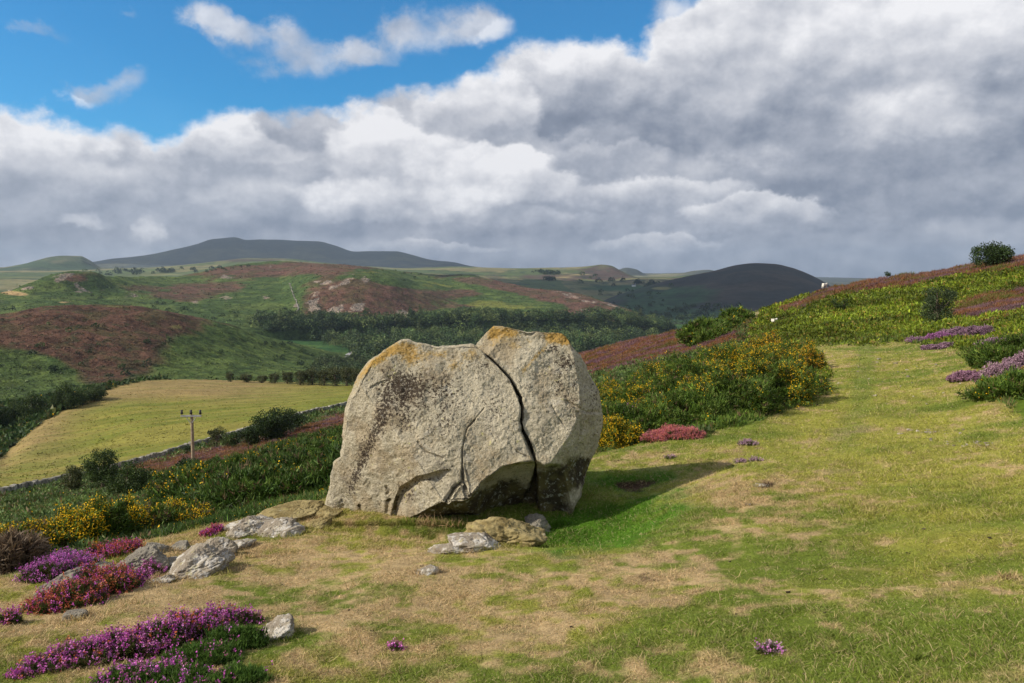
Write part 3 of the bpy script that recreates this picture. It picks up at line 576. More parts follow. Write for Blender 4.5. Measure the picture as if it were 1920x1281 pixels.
def block(name, outline, cx, cy, Yc, T, Tb, frontf, bevel, attrf, seed, parent):
    O = np.array(outline); NT, NF, NB = 1300, 380, 60
    th = np.linspace(0, 2*math.pi, NT, endpoint=False); ang = np.arctan2(O[:, 1]-cy, O[:, 0]-cx)
    # ray-cast radius of the outline in each direction
    R = np.zeros(NT); n = len(O); c, s_ = np.cos(th), np.sin(th)
    for i in range(n):
        ax, ay = O[i]-(cx, cy); bx, by = O[(i+1) % n]-(cx, cy); ex, ey = bx-ax, by-ay
        den = c*ey-s_*ex; den = np.where(abs(den) < 1e-9, 1e-9, den); t = (ax*ey-ay*ex)/den; w = (ax*s_-ay*c)/den
        ok = (t > 0) & (w >= 0) & (w <= 1); R = np.where(ok, np.maximum(R, t), R)
    k = np.array([1, 2, 3, 2, 1.])/9; R = sum(np.roll(R, j-2)*k[j] for j in range(5))
    R = R*(1+0.006*fbm(np.stack([c*9, s_*9], -1), 4, seed)*3*0.35)
    ph = np.linspace(0, math.pi/2, NF)[1:]; rho = np.sin(ph)
    rhb = np.cos(np.linspace(0, math.pi/2, NB+1))[1:-1]
    def uv(r): return cx+np.outer(r, R*c), cy+np.outer(r, R*s_)
    uF, vF = uv(rho); uB, vB = uv(rhb)
    envF = T*(1-rho**5)[:, None]**(1/5)+0*uF; e = (1-rho)[:, None]*R[None, :]*PM
    bv = bevel(uF, vF); rd = T*np.sqrt(np.clip(e/0.34, 0, 1)*(2-np.clip(e/0.34, 0, 1)))*1.05
    envF = envF*(1-bv)+np.minimum(envF, rd)*bv
    pl = frontf(uF, vF); kk = 0.018
    h = np.clip(.5+.5*(pl-envF)/kk, 0, 1); tw = pl*(1-h)+envF*h-kk*h*(1-h)
    floor_ = envF*0.08; tw = np.maximum(tw, floor_)
    twB = -Tb*(1-rhb**3)[:, None]**(1/3)+0*uB
    def world(u, v, tw):
        x, y, z = pix_dir(u, v); Y = Yc-tw; return np.stack([x/y*Y, Y, z/y*Y], -1)
    PF = world(uF, vF, tw); PB = world(uB, vB, twB)
    PB[..., 2] = np.where(True, PB[..., 2], 0)
    P = np.concatenate([PF, PB], 0); m = len(P)
    # normals by finite differences, then displacement
    du = np.roll(P, -1, 1)-np.roll(P, 1, 1); dr = np.gradient(P, axis=0); N = norm(np.cross(dr, du))
    cen = P.mean((0, 1)); sgn = np.sign(np.sum(N*(P-cen), -1).mean()); N = N*sgn
    win = np.ones((m, 1)); 
    f1 = fbm(P*1.9, 3, seed+1); f2 = fbm(P*6.5, 4, seed+2); f3 = 1-np.abs(fbm(P*np.array([9, 9, 13.]), 4, seed+3)); f4 = fbm(P*38, 3, seed+5)
    P = P+N*(0.030*f1+0.013*f2+0.0040*f4+0.0050*fbm(P*17, 3, seed+4))[..., None]
    px, py = proj(P); A = attrf(px, py, P, N, np.concatenate([tw, twB], 0), np.concatenate([np.ones(tw.shape), np.zeros(twB.shape)], 0))
    top = world(np.array(cx), np.array(cy), np.array(tw[0].mean())); bot = world(np.array(cx), np.array(cy), np.array(-Tb))
    idx = np.arange(m*NT).reshape(m, NT); nx = np.roll(idx, -1, 1)
    q = np.stack([idx[:-1], nx[:-1], nx[1:], idx[1:]], -1).reshape(-1, 4)
    if sgn > 0: q = q[:, ::-1]
    mb = MB(); mb.add(P.reshape(-1, 3), q, (.4, .35, .25))
    n0 = m*NT; mb.add(P[:2].mean(1)[:1], np.zeros((0, 3), int), (.4, .35, .25)); mb.add(bot[None], np.zeros((0, 3), int), (.4, .35, .25))
    t1 = np.stack([idx[0], np.roll(idx[0], -1), np.full(NT, n0)], -1); t2 = np.stack([idx[-1], np.roll(idx[-1], -1), np.full(NT, n0+1)], -1)
    mb.f += [t1 if sgn < 0 else t1[:, ::-1], t2[:, ::-1] if sgn < 0 else t2]
    at = {k2: np.concatenate([v2.ravel(), [v2[0].mean(), 0]]) for k2, v2 in A.items()}
    o = mb.build(name, M_boulder, parent=None, smooth_=True, attrs=at); o.parent = parent; o.matrix_parent_inverse = parent.matrix_world.inverted()
    # a mesh authored in world space under an empty at its base
    o.location = (-parent.location[0], -parent.location[1], -parent.location[2]); o.matrix_parent_inverse.identity()
    return o
outL = Z([(150, 1008), (120, 1000), (95, 975), (85, 925), (103, 850), (118, 780), (128, 712), (158, 690), (170, 640), (168, 560), (178, 460), (192, 400), (215, 350), (240, 298), (300, 218), (380, 163), (440, 133), (480, 127), (530, 144), (620, 160), (700, 158), (780, 143), (803, 152), (830, 175), (862, 205), (915, 258), (962, 312), (1000, 395), (1008, 450), (1000, 515), (1015, 570), (1042, 615), (1062, 660), (1085, 712), (1078, 770), (1052, 832), (1030, 870), (1000, 920), (940, 965), (880, 968), (780, 962), (680, 968), (600, 974), (500, 978), (400, 992), (340, 1008), (250, 1010), (200, 1012)])
outR = Z([(800, 156), (822, 125), (850, 88), (885, 51), (905, 50), (960, 61), (1050, 78), (1120, 83), (1190, 83), (1218, 90), (1250, 128), (1275, 165), (1300, 200), (1320, 245), (1340, 292), (1365, 335), (1385, 380), (1400, 430), (1411, 480), (1408, 540), (1385, 625), (1345, 710), (1322, 780), (1300, 860), (1278, 945), (1235, 985), (1150, 1018), (1050, 1010), (960, 985), (860, 950), (800, 850), (760, 650), (740, 400), (760, 240)])
def zc(px, py): return (px-580)/.3903, (py-590)/.3903
def frontL(u, v):
    zx, zy = zc(u, v); K = PM*.3903
    p1 = .84-(915-v)*PM*.40-(u-800)*PM*.04+0.03*np.sin(zx/130.)*np.cos(zy/160.)
    p2 = .60-(735-u+(v-800)*.22)*PM*.75
    yl = np.interp(zx, [400, 560, 640, 760, 810, 850, 930, 1010, 1100], [1010, 985, 935, 885, 840, 785, 728, 704, 690]); d = (zy-yl)*K
    p3 = p1+.02-1.55*d-.10*ss(0, .05, d)
    p4 = .52-(690-v)*PM*.9+(u-690)*PM*.1      # weathered top bevel
    t = np.minimum(np.minimum(p1, p2), np.minimum(p3, p4+.25))
    # a second, slightly turned facet right of the fine crack
    t = t-.008*ss(0, 1, (zx-735)/20.)*ss(450, 600, zy)*ss(1000, 800, zx)
    H = [(392, 960), (412, 880), (432, 832), (510, 782), (565, 768), (632, 748)]
    dH = np.sqrt(1e-9+polydist(zx, zy, H, False)**2); yh = np.interp(zx, [385, 412, 432, 510, 565, 632], [1000, 880, 832, 782, 768, 748]); sd = np.where((zy > yh) & (zx > 388), dH, -dH)
    t = t-.115*ss(-4, 26, sd)*np.exp(-np.maximum(sd, 0)/60.)*ss(700, 600, zx)*ss(372, 400, zx)
    for pl, w, dep in (([(840, 450), (800, 500), (760, 545), (745, 590), (735, 650), (735, 720), (740, 800), (752, 850), (766, 890)], 3.2, .035), ([(740, 798), (700, 830), (675, 870), (648, 912)], 2.5, .022), ([(295, 350), (330, 330), (360, 318)], 2.5, .015), ([(870, 560), (905, 620)], 4, .03), ([(245, 920), (258, 960), (255, 1000)], 9, .05), ([(372, 830), (385, 850), (372, 862)], 6, .03), ([(520, 610), (560, 660), (640, 690)], 3, .015), ([(960, 620), (1000, 660), (1060, 690)], 3, .025), ([(380, 900), (372, 950)], 10, .03)):
        dd = polydist(zx, zy, pl, False); t = t-dep*np.exp(-(dd/w)**2)
    # flaked ledges on the right edge by the crack
    t = t-.05*ss(0, 18, zy-np.interp(zx, [840, 900, 960, 1000, 1060], [800, 760, 740, 715, 700]))*ss(820, 860, zx)
    return t
def frontR(u, v):
    zx, zy = zc(u, v); K = PM*.3903
    p1 = .80-(915-v)*PM*.43-(u-960)*PM*.10+.02*np.sin(zx/90.+zy/200.)
    xl = np.interp(zy, [80, 130, 220, 350, 480, 580, 650, 720, 800, 1000], [1225, 1238, 1262, 1285, 1285, 1235, 1190, 1140, 1110, 1080]); d = (zx-xl)*K
    p2 = p1+.03-1.25*d
    yl = np.interp(zx, [900, 1000, 1085, 1132, 1200, 1300, 1420], [500, 590, 692, 716, 700, 725, 705]); d2 = (zy-yl)*K
    p3 = p1+.02-.75*d2-.20*ss(0, .05, d2)*ss(1340, 1200, zx)
    p4 = p1+.04-.8*np.maximum((925-zx)*K*.7+(150-zy)*K*.5, -1)
    t = np.minimum(np.minimum(p1, p2), np.minimum(p3, p4))
    t = t-.035*ss(1010, 1150, zx)*ss(520, 300, zy)
    ce = np.interp(zy, [150, 205, 258, 312, 395, 450, 515, 570, 615, 660, 712], [803, 862, 915, 962, 1000, 1008, 1000, 1015, 1042, 1062, 1085]); cw = np.interp(zy, [150, 200, 260, 330, 400, 520, 600, 660, 715], [0, 6, 11, 16, 23, 14, 17, 14, 9])
    t = t-.30*ss(7, -3, zx-ce-cw)*ss(150, 200, zy)
    for pl, w, dep in (([(1165, 440), (1190, 490), (1222, 530)], 5, .035), ([(1240, 420), (1330, 470), (1400, 465)], 8, .03), ([(1290, 470), (1300, 560), (1270, 640)], 9, .03)):
        dd = polydist(zx, zy, pl, False); t = t-dep*np.exp(-(dd/w)**2)
    return t
def bevL(u, v):
    zx, zy = zc(u, v); return np.clip(ss(900, 760, zx)*(1-.8*ss(900, 990, zy)), 0, 1)*1.0*(1-.55*ss(250, 140, zy))
def bevR(u, v):
    zx, zy = zc(u, v); return ss(1000, 1180, zx)*.9*(1-.5*ss(200, 100, zy))
def attL(px, py, P, N, tw, fr):
    zx, zy = zc(px, py); e = lambda *a: ell(zx, zy, *a)
    og = .26*ss(330, 130, zy)+.75*e(455, 160, 75, 30, -.1)+.95*e(350, 205, 80, 22, -.65)+.8*e(490, 215, 60, 40)+.8*e(260, 285, 70, 22, -.9)+.5*e(620, 190, 70, 25)+.6*e(700, 250, 60, 30)+.45*e(780, 200, 60, 40)+.4*e(210, 380, 30, 60)
    dk = .62*e(400, 330, 80, 70)+.75*e(500, 350, 90, 70)+.95*e(345, 490, 36, 100, .25)+.9*e(275, 650, 30, 90, .35)+.8*e(215, 800, 24, 90, .35)+.6*e(450, 470, 70, 90)+.45*e(640, 380, 100, 100)+.35*e(650, 540, 80, 60)+.4*e(830, 250, 60, 60)+.35*e(900, 450, 60, 60)+.5*e(560, 790, 60, 20)
    H = .5*e(480, 860, 50, 50)
    un = ss(-.12, -.5, N[..., 2])*ss(820, 900, zy)+1.0*e(950, 850, 110, 70)+.8*e(800, 935, 160, 34)+.35*e(820, 880, 60, 50)  # downward faces and overhang get their shade as dark colour
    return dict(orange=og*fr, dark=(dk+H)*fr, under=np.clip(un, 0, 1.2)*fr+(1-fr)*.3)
def attR(px, py, P, N, tw, fr):
    zx, zy = zc(px, py); e = lambda *a: ell(zx, zy, *a)
    og = .26*ss(260, 60, zy)+.9*e(885, 90, 34, 50)+.8*e(960, 85, 50, 30)+1.1*e(1185, 110, 60, 30)+.7*e(1100, 190, 90, 14, -.75)+.6*e(1040, 260, 50, 16, -.7)+.4*e(1000, 150, 60, 40)+.8*e(1230, 130, 30, 26)
    dk = .7*e(1170, 165, 40, 20)+.8*e(1230, 230, 50, 40)+.6*e(1200, 330, 22, 60)+.5*e(1050, 345, 26, 18)+.4*e(1260, 400, 40, 120)+.35*e(1370, 380, 40, 90)
    un = 1.0*e(1180, 800, 150, 80)+.8*e(1000, 900, 160, 80)+.9*e(1290, 740, 70, 60)+.85*e(1150, 950, 130, 60)+.45*e(1350, 560, 60, 140)  # shade below the overhang put into the colour, along with dark stain
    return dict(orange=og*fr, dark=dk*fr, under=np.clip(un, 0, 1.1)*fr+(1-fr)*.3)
bbase = G.at(850, 8.7)
boulder = thing('boulder', bbase, 'huge split grey boulder with orange lichen on top, standing on the turf', 'boulder')
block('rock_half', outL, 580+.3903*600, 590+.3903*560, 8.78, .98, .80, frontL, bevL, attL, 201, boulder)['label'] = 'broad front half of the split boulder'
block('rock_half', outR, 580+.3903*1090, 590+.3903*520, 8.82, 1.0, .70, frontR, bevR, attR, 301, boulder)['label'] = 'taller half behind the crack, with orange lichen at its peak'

# ================================================================== loose rocks
def mat_rock(name, a, b_, pale, pamt, yel=.3):
    m, nt, b, out = new_mat(name, .9, .15); co = objco(); nm = noise_n(co, 6, 6, .65); nf = noise_n(co, 45, 5, .7)
    c = mixc(smooth(nm, .35, .65), a, b_); c = mixc(smooth(noise_n(co, 9, 6, .7), .60-pamt, .68-pamt)*.85, c, pale)
    c = mixc(smooth(noise_n(co, 14, 4, .6), .62, .66)*yel, c, (.42, .38, .09)); c = mixc(smooth(nf, .60, .70)*.6, c, (.07, .06, .05))
    nt.links.new(c, b.inputs['Base Color']); bump(b, nf+nm*1.5, .8, .02); return m
M_rkw = mat_rock('pale_lichen_rock', (.24, .20, .155), (.38, .33, .25), (.56, .525, .47), .10)
M_rkg = mat_rock('grey_rock', (.17, .15, .125), (.31, .28, .22), (.46, .44, .40), .0)
M_rko = mat_rock('ochre_rock', (.20, .15, .06), (.36, .29, .14), (.46, .42, .32), -.03)
def rock_mesh(rng, nt=150, np_=90, planes=16, sharp=1.0, seed=0):
    th = np.linspace(0, 2*math.pi, nt, endpoint=False); ph = np.linspace(0.02, math.pi-.02, np_)
    D = np.stack([np.outer(np.sin(ph), np.cos(th)), np.outer(np.sin(ph), np.sin(th)), np.outer(np.cos(ph), np.ones(nt))], -1)
    nrm = norm(rng.normal(size=(planes, 3))*[1, 1, .9]); hh = rng.uniform(.62, 1.0, planes)
    dn = np.einsum('ijk,lk->ijl', D, nrm); rr = np.where(dn > .05, hh/np.maximum(dn, .05), 9.)
    k = 26.; r = -np.log(np.exp(-k*rr).sum(-1)+np.exp(-k*1.15))/k
    r = r*(1+.10*fbm(D*2.2+seed, 4, seed)+.05*fbm(D*7+seed, 4, seed+3)+.02*fbm(D*22+seed, 3, seed+7)-.05*ss(.75, 1, 1-np.abs(fbm(D*3+seed, 3, seed+9))))
    P = D*r[..., None]; idx = np.arange(nt*np_).reshape(np_, nt); nx = np.roll(idx, -1, 1)
    q = np.stack([idx[:-1], idx[1:], nx[1:], nx[:-1]], -1).reshape(-1, 4)
    P = np.concatenate([P.reshape(-1, 3), [[0, 0, P[0, :, 2].mean()], [0, 0, P[-1, :, 2].mean()]]]); n0 = nt*np_
    t = np.concatenate([np.stack([np.full(nt, n0), idx[0], nx[0]], -1), np.stack([np.full(nt, n0+1), nx[-1], idx[-1]], -1)])
    return P, q, t
ROCKS = []
def rock(px, py, w, h, label, mat, seed, depth=.8, rz=0., tilt=0., name='rock', group=None, sink=.35, pos=None):
    rng = np.random.default_rng(seed); g = G.hit(px, py) if pos is None else pos; r = math.hypot(g[0], g[1]); a = w/2*r/F; hz = h*r/F/(1-sink)*(.46 if seed < 30 else .36)
    big = w > 60
    P, q, t = rock_mesh(rng, 220 if big else 110, 120 if big else 60, seed=seed)
    P = P*[a, a*depth, hz]; cx, sx = math.cos(tilt), math.sin(tilt); P = np.stack([P[:, 0]*cx-P[:, 2]*sx, P[:, 1], P[:, 0]*sx+P[:, 2]*cx], -1)
    c, s = math.cos(rz), math.sin(rz); P = np.stack([P[:, 0]*c-P[:, 1]*s, P[:, 0]*s+P[:, 1]*c, P[:, 2]], -1)
    c0 = np.array([g[0], g[1]+a*depth*.55, 0]); c0[2] = G.z(c0[0], c0[1])+hz*(1-2*sink)*.5
    ROCKS.append((c0, a, a*depth, rz))
    mb = MB(); mb.add(P+c0, q, (.3, .3, .3)); mb.f.append(t)
    o = mb.build(name, mat, smooth_=True, loc=c0); return tag(o, label, 'rock', group)
rock(948, 1024, 185, 66, 'rounded ochre slab wedged under the split boulder', M_rko, 11, .9, .2, -.05, sink=.25)
rock(888, 1034, 130, 36, 'low slab with white streaks lying before the ochre slab', M_rkw, 12, .7, .1, -.02, sink=.3)
rock(850, 1038, 95, 20, 'thin flat white-edged stone lowest in front of the boulder', M_rkw, 13, .6, -.2, .04, sink=.3)
rock(1006, 1000, 62, 34, 'rough grey stone tucked under the right foot of the boulder', M_rkg, 14, .8, .5, -.4)
rock(803, 1077, 56, 17, 'small white stone alone in the dry grass before the boulder', M_rkw, 15, .7, .1, .05)
rock(553, 973, 135, 32, 'flat yellowish outcrop touching the left foot of the boulder', M_rko, 16, .8, .3, .05, sink=.4)
rock(610, 972, 60, 22, 'small ochre stone between outcrop and boulder foot', M_rko, 29, .8, .3, .05, sink=.4)
for i, (a, b, w, h, l) in enumerate([(466, 1000, 100, 44, 'white crusted block at the upper end of the rock chain'), (512, 1004, 90, 34, 'pale cracked stone right of the white crusted block'), (548, 1006, 50, 26, 'last low stone at the right of the pale rock cluster'), (440, 1008, 60, 26, 'flat pale stone left of the white crusted block'), (489, 984, 56, 24, 'stone at the back of the pale rock cluster')]):
    rock(a, b, w, h, l, M_rkw, 31+i, .8, .4*i, .1, group='stones of the rock chain')
rock(360, 1078, 165, 70, 'big slanting lichen-spotted rock in the middle of the chain', M_rkw, 41, .8, .35, .28, sink=.3)
rock(398, 1048, 90, 56, 'white-topped rock leaning on the big slanting rock', M_rkw, 42, .7, .2, .25, sink=.3)
rock(335, 1032, 46, 20, 'small grey stone above the slanting rock', M_rkg, 43)
rock(252, 1076, 110, 62, 'grey humped rock between the heather clumps', M_rkg, 44, .8, .4, .3, sink=.3)
rock(286, 1040, 50, 34, 'dark grey knob on top of the humped rock', M_rkg, 45, .8, .1, .1)
rock(98, 1122, 96, 52, 'weathered grey rock among purple heather at far left', M_rkg, 46, .8, .5, .35, sink=.3)
rock(185, 1070, 44, 22, 'half-buried grey stone between two purple heathers', M_rkg, 47)
rock(142, 1162, 44, 24, 'little grey stone in dry grass below orange heather', M_rkg, 48)
rock(512, 1200, 86, 50, 'single white-grey rock at the end of the foreground heather', M_rkw, 49, 1.1, .9, .15, sink=.3)
rock(1430, 914, 34, 7, 'flat stone in the scuffed patch right of the shadow tip', M_rkw, 50)
rock(1404, 949, 13, 6, 'tiny white stone on the sunlit bank beside the shadow', M_rkw, 51)
rock(1838, 832, 20, 4, 'white flake of stone in the worn path', M_rkw, 52)
rock(1748, 812, 22, 3, 'pale flat stone set in the worn grass', M_rkw, 53)
rock(1895, 1087, 26, 6, 'brown stone at the right edge of the grass', mat_rock('brown_rock', (.13, .06, .04), (.2, .1, .06), (.25, .15, .1), -.1), 54)
rock(1722, 1240, 14, 6, 'small grey stone in the lower right turf', M_rkg, 55)
for i, (a, b, w, h, l) in enumerate([(428, 1034, 84, 22, 'flat pale slab between the rock cluster and the white-topped rock'), (318, 1064, 60, 24, 'low stone on the left side of the big slanting rock'), (205, 1096, 70, 26, 'low grey slab lower left of the humped rock'), (300, 1092, 44, 16, 'small pale stone in front of the big slanting rock'), (58, 1146, 50, 20, 'low stone at the far left end of the rock chain'), (590, 990, 70, 18, 'thin ochre stone just in front of the boulder foot')]):
    rock(a, b, w, h, l, (M_rkw, M_rkw, M_rkg, M_rkw, M_rkg, M_rko)[i], 61+i, .7, .35, .18, sink=.4)

# ================================================================== plant helpers
def blades(P, D, L, W, rng, colb, colt, bend=0.0, seg=1):
    n = len(P); S = norm(np.cross(D, rng.normal(size=(n, 3)))); L = np.broadcast_to(L, n)[:, None]; W = np.broadcast_to(W, n)[:, None]
    if seg == 1:
        V = np.stack([P-S*W/2, P+S*W/2, P+D*L], 1); c = np.stack([colb, colb, colt], 1)
        return V.reshape(-1, 3), np.arange(3*n).reshape(n, 3), c.reshape(-1, 3)
    B = norm(D*[1, 1, .2]+rng.normal(size=(n, 3))*[.4, .4, .1]); M = P+D*L*.55; T = M+norm(D+B*bend)*L*.5
    V = np.stack([P-S*W/2, P+S*W/2, M+S*W*.38, M-S*W*.38, T], 1); cm = (colb+colt)/2; c = np.stack([colb, colb, cm, cm, colt], 1)
    k = np.arange(n)[:, None]*5; return V.reshape(-1, 3), (k+[0, 1, 2, 3], k+[3, 2, 4]), c.reshape(-1, 3)
def addb(mb, r):
    V, f, c = r
    if isinstance(f, tuple):
        n0 = mb.n; mb.add(V, f[0], c); mb.f.append(f[1]+n0)
    else: mb.add(V, f, c)
def leaves(P, D, L, W, rng, col, asp=None):
    n = len(P); S = norm(np.cross(D, rng.normal(size=(n, 3)))); L = np.broadcast_to(L, n)[:, None]; W = np.broadcast_to(W, n)[:, None]
    V = np.stack([P, P+D*L*.45+S*W/2, P+D*L, P+D*L*.45-S*W/2], 1)
    return V.reshape(-1, 3), np.arange(4*n).reshape(n, 4), np.repeat(col, 4, 0)
def pal(rng, n, cols, w=None, var=.25):
    cols = np.array(cols); k = rng.choice(len(cols), n, p=w); return cols[k]*np.exp(rng.normal(0, var, (n, 1)))
UP = np.array([0, 0, 1.])
# ================================================================== turf grass
rng = np.random.default_rng(5)
w = G.weights(G.m['turf'])*np.where(G.R < 45, 1, 0)
px, py = G.px, G.py
keep = 1-.75*ss(.2, .6, polydist(px, py, Z([(100, 990), (330, 1000), (640, 970), (700, 1010), (900, 960), (1150, 1015), (1280, 950), (1280, 800), (600, 500), (150, 700)])))
def grass(n, w, Lm, Wm, seed, seg, rfac=.0, dry=0):
    rng = np.random.default_rng(seed); P, i, j = G.scatter(n, w, rng); r = np.hypot(P[:, 0], P[:, 1])
    qx, qy = proj(P); base = turf_col(qx, qy, P[:, 0], P[:, 1])
    cl = nz2(P[:, 0], P[:, 1], .22, 3, 401); L = Lm*np.exp(rng.normal(0, .35, n))*(1+.55*cl)*(1+rfac*np.maximum(r-5, 0)); W = Wm*(.7+.6*rng.random(n))*(1+rfac*1.6*np.maximum(r-5, 0))
    D = norm(rng.normal(size=(n, 3))*[.85, .85, 0]+UP*.62+np.array([.12, .05, 0]))
    t = rng.random(n); c = base*np.exp(rng.normal(0, .22, (n, 1)))
    c = mixv(c, base*0+[.52, .39, .22], (t < .13)*.7); c = mixv(c, [.12, .18, .03], (t > .84)*.55)
    return blades(P-[0, 0, .004], D, L, W, rng, c*.95, c*1.35, 1.0, seg)
mb = MB(); addb(mb, grass(430000, w*(G.R < 9), .024, .0031, 51, 2, .05)); addb(mb, grass(260000, w*(G.R >= 7)*(G.R < 45), .025, .0050, 52, 1, .055))
tag(mb.build('grass', M_grass), 'short sheep-grazed turf, green and straw coloured', 'grass', kind='stuff')
mb = MB(); rng = np.random.default_rng(53); P, i, j = G.scatter(300, w*(G.R < 16), rng); mcl = 9; n_ = len(P)*mcl; rr = np.repeat(np.hypot(P[:, 0], P[:, 1]), mcl)
PP = np.repeat(P, mcl, 0)+rng.normal(size=(n_, 3))*[.03, .03, 0]; D = norm(rng.normal(size=(n_, 3))*.5+UP); cb = pal(rng, n_, [(.42, .31, .16), (.16, .19, .04), (.30, .24, .09)])
addb(mb, blades(PP, D, rng.uniform(.035, .085, n_), .0035*(1+.05*np.maximum(rr-5, 0)), rng, cb*.9, cb*1.3, .8, 2)); tag(mb.build('grass_tussocks', M_grass), 'loose taller grass tufts standing out of the short turf', 'grass', kind='stuff')
mb = MB(); rng = np.random.default_rng(54)
bf = [(G.hit(p_, q_), .05, .03, 0) for p_, q_ in zip(np.linspace(618, 1060, 60), np.interp(np.linspace(618, 1060, 60), [618, 650, 720, 800, 900, 1000, 1060], [982, 986, 984, 984, 990, 1000, 985]))]
for (c0, a, b, rz) in ROCKS+bf:
    n_ = int(60+900*a); t = rng.uniform(0, 6.283, n_); u = rng.normal(1.0, .10, n_); X_, Y_ = a*.92*u*np.cos(t), b*.92*u*np.sin(t); c_, s_ = math.cos(rz), math.sin(rz); P = np.stack([c0[0]+X_*c_-Y_*s_, c0[1]+X_*s_+Y_*c_, np.zeros(n_)], -1)
    P[:, 2] = [G.z(p_[0], p_[1])-.005 for p_ in P]; D = norm(rng.normal(size=(n_, 3))*.45+UP); qx, qy = proj(P); cb = turf_col(qx, qy, P[:, 0], P[:, 1])*np.exp(rng.normal(0, .25, (n_, 1)))
    addb(mb, blades(P, D, rng.uniform(.03, .075, n_), .0045, rng, cb*.75, cb*1.25, .8, 2))
tag(mb.build('grass_fringe', M_grass), 'longer grass growing up against the rocks and the boulder', 'grass', kind='stuff')
# dry straw tuft at the gap beneath the boulder
mb = MB(); rng = np.random.default_rng(61)
for cx, cy, n in ((805, 985, 60), (838, 988, 40), (780, 980, 30), (870, 990, 14)):
    g = G.hit(cx, cy); P = g+rng.normal(size=(n, 3))*[.07, .03, 0]; D = norm(rng.normal(size=(n, 3))*.45+UP); addb(mb, blades(P, D, rng.uniform(.06, .15, n), .006, rng, pal(rng, n, [[.40, .24, .12], [.45, .30, .17]]), pal(rng, n, [[.52, .36, .2]]), .8, 2))
tag(mb.build('dry_grass_tuft', M_grass), 'reddish straw tuft of grass before the dark gap under the boulder', 'grass tuft')

# ================================================================== shrubs
def mound_pts(c, a, b, h, n, rng, seed, lump=.38, dj=(.62, 1.0), low=-.15):
    d = rng.normal(size=(n, 3)); d[:, 2] = np.abs(d[:, 2])*1.0+low*rng.random(n); d = norm(d)
    k = 1+lump*fbm(d*2.3+seed*.37, 3, seed)+lump*.5*fbm(d*6+seed, 2, seed+5)
    s = rng.uniform(dj[0]**3, dj[1]**3, n)**(1/3.); P = d*k[:, None]*s[:, None]*[a, b, h]; N = norm(d/[a, b, h]); return P+c, N
def core(mb, c, a, b, h, seed, col, lump=.38, f=.60):
    th = np.linspace(0, 2*math.pi, 40, endpoint=False); ph = np.linspace(0, 1.65, 16)
    D = np.stack([np.outer(np.sin(ph), np.cos(th)), np.outer(np.sin(ph), np.sin(th)), np.outer(np.cos(ph), np.ones(40))], -1)
    k = 1+lump*fbm(D*2.3+seed*.37, 3, seed); P = D*k[..., None]*[a*f, b*f, h*f]+c; idx = np.arange(640).reshape(16, 40); nx = np.roll(idx, -1, 1)
    mb.add(P.reshape(-1, 3), np.stack([idx[:-1], idx[1:], nx[1:], nx[:-1]], -1).reshape(-1, 4), col)
GREEN_G = [[.062, .115, .014], [.095, .155, .020], [.140, .185, .030], [.040, .075, .012]]
def gorse(mounds, label, seed, dens=1.0, flower=.2, fl_top=True, cat='gorse bush', name='gorse_bush', yel=((.85, .55, .012), (.78, .44, .01)), green=GREEN_G, brown=.06, sprig=.085, ks=1.0):
    rng = np.random.default_rng(seed); mb = MB(); fb = MB()
    for k, (px, r, a, h) in enumerate(mounds):
        a *= ks; h *= ks; c = G.at(px, r); c[2] -= .05; sd = seed+k*3; core(mb, c, a, a, h, sd, (.035, .040, .018))
        n = int(5200*dens*a*max(a, h*1.4)); P, N = mound_pts(c, a, a, h, n, rng, sd)
        n1 = nz2(P[:, 0]*1.0+P[:, 2], P[:, 1]+P[:, 2]*.7, .35, 3, sd)
        m = 5; PP = np.repeat(P, m, 0)+rng.normal(size=(n*m, 3))*.02; D = norm(np.repeat(N, m, 0)*.7+rng.normal(size=(n*m, 3))*.62+UP*.35)
        colp = pal(rng, n, green, [.3, .35, .2, .15]); colp = np.where((rng.random(n) < brown)[:, None], [.15, .10, .05], colp)*(1+.35*n1)[:, None]; cc = np.repeat(colp, m, 0)
        addb(mb, blades(PP, D, sprig*rng.uniform(.6, 1.3, n*m), .020*sprig/.085, rng, cc*.8, cc*1.25))
        fm = ss(.05, .4, nz2(P[:, 0], P[:, 1], .8, 3, sd+50)+flower*1.6-.42+.16*(r > 16.8)*(h > .6)*(flower < .5))*(flower > 0)*(ss(.0, .45, N[:, 2]) if fl_top else 1)*(np.linalg.norm((P-c)/[a, a, h], axis=1) > .86)
        q = np.nonzero(rng.random(n) < fm*min(flower*2.2, 1))[0]
        if len(q):
            mf = 5; F0 = np.repeat(P[q]+N[q]*sprig*.55, mf, 0)+rng.normal(size=(len(q)*mf, 3))*.025
            addb(fb, leaves(F0, norm(rng.normal(size=(len(F0), 3))+UP*.5), .026*sprig/.085, .020*sprig/.085, rng, pal(rng, len(F0), yel, var=.12)))
    c0 = G.at(mounds[0][0], mounds[0][1]); e = thing(name, c0, label, cat)
    o = mb.build('foliage', M_leaf, parent=e); o.location = -Vector(c0)
    if fb.v: o = fb.build('flowers', M_flower, parent=e); o.location = -Vector(c0)
    return e
gorse([(1150, 14.2, 1.0, .62), (1225, 13.9, .95, .60), (1300, 14.3, 1.05, .72), (1375, 15.2, 1.15, .95), (1438, 16.6, 1.05, .92), (1482, 18.2, .85, .80),
       (1150, 17, 1.3, .85), (1235, 17.5, 1.4, 1.0), (1330, 18, 1.4, 1.15), (1415, 19.4, 1.4, 1.25), (1170, 20.5, 1.4, 1.05), (1280, 21.5, 1.6, 1.2), (1380, 22, 1.3, 1.3), (1110, 15.5, 1.0, .7)],
      'largest dark green gorse bush on the right of the boulder, speckled with yellow flowers', 71, 1.35, .24, ks=.86, sprig=.075)
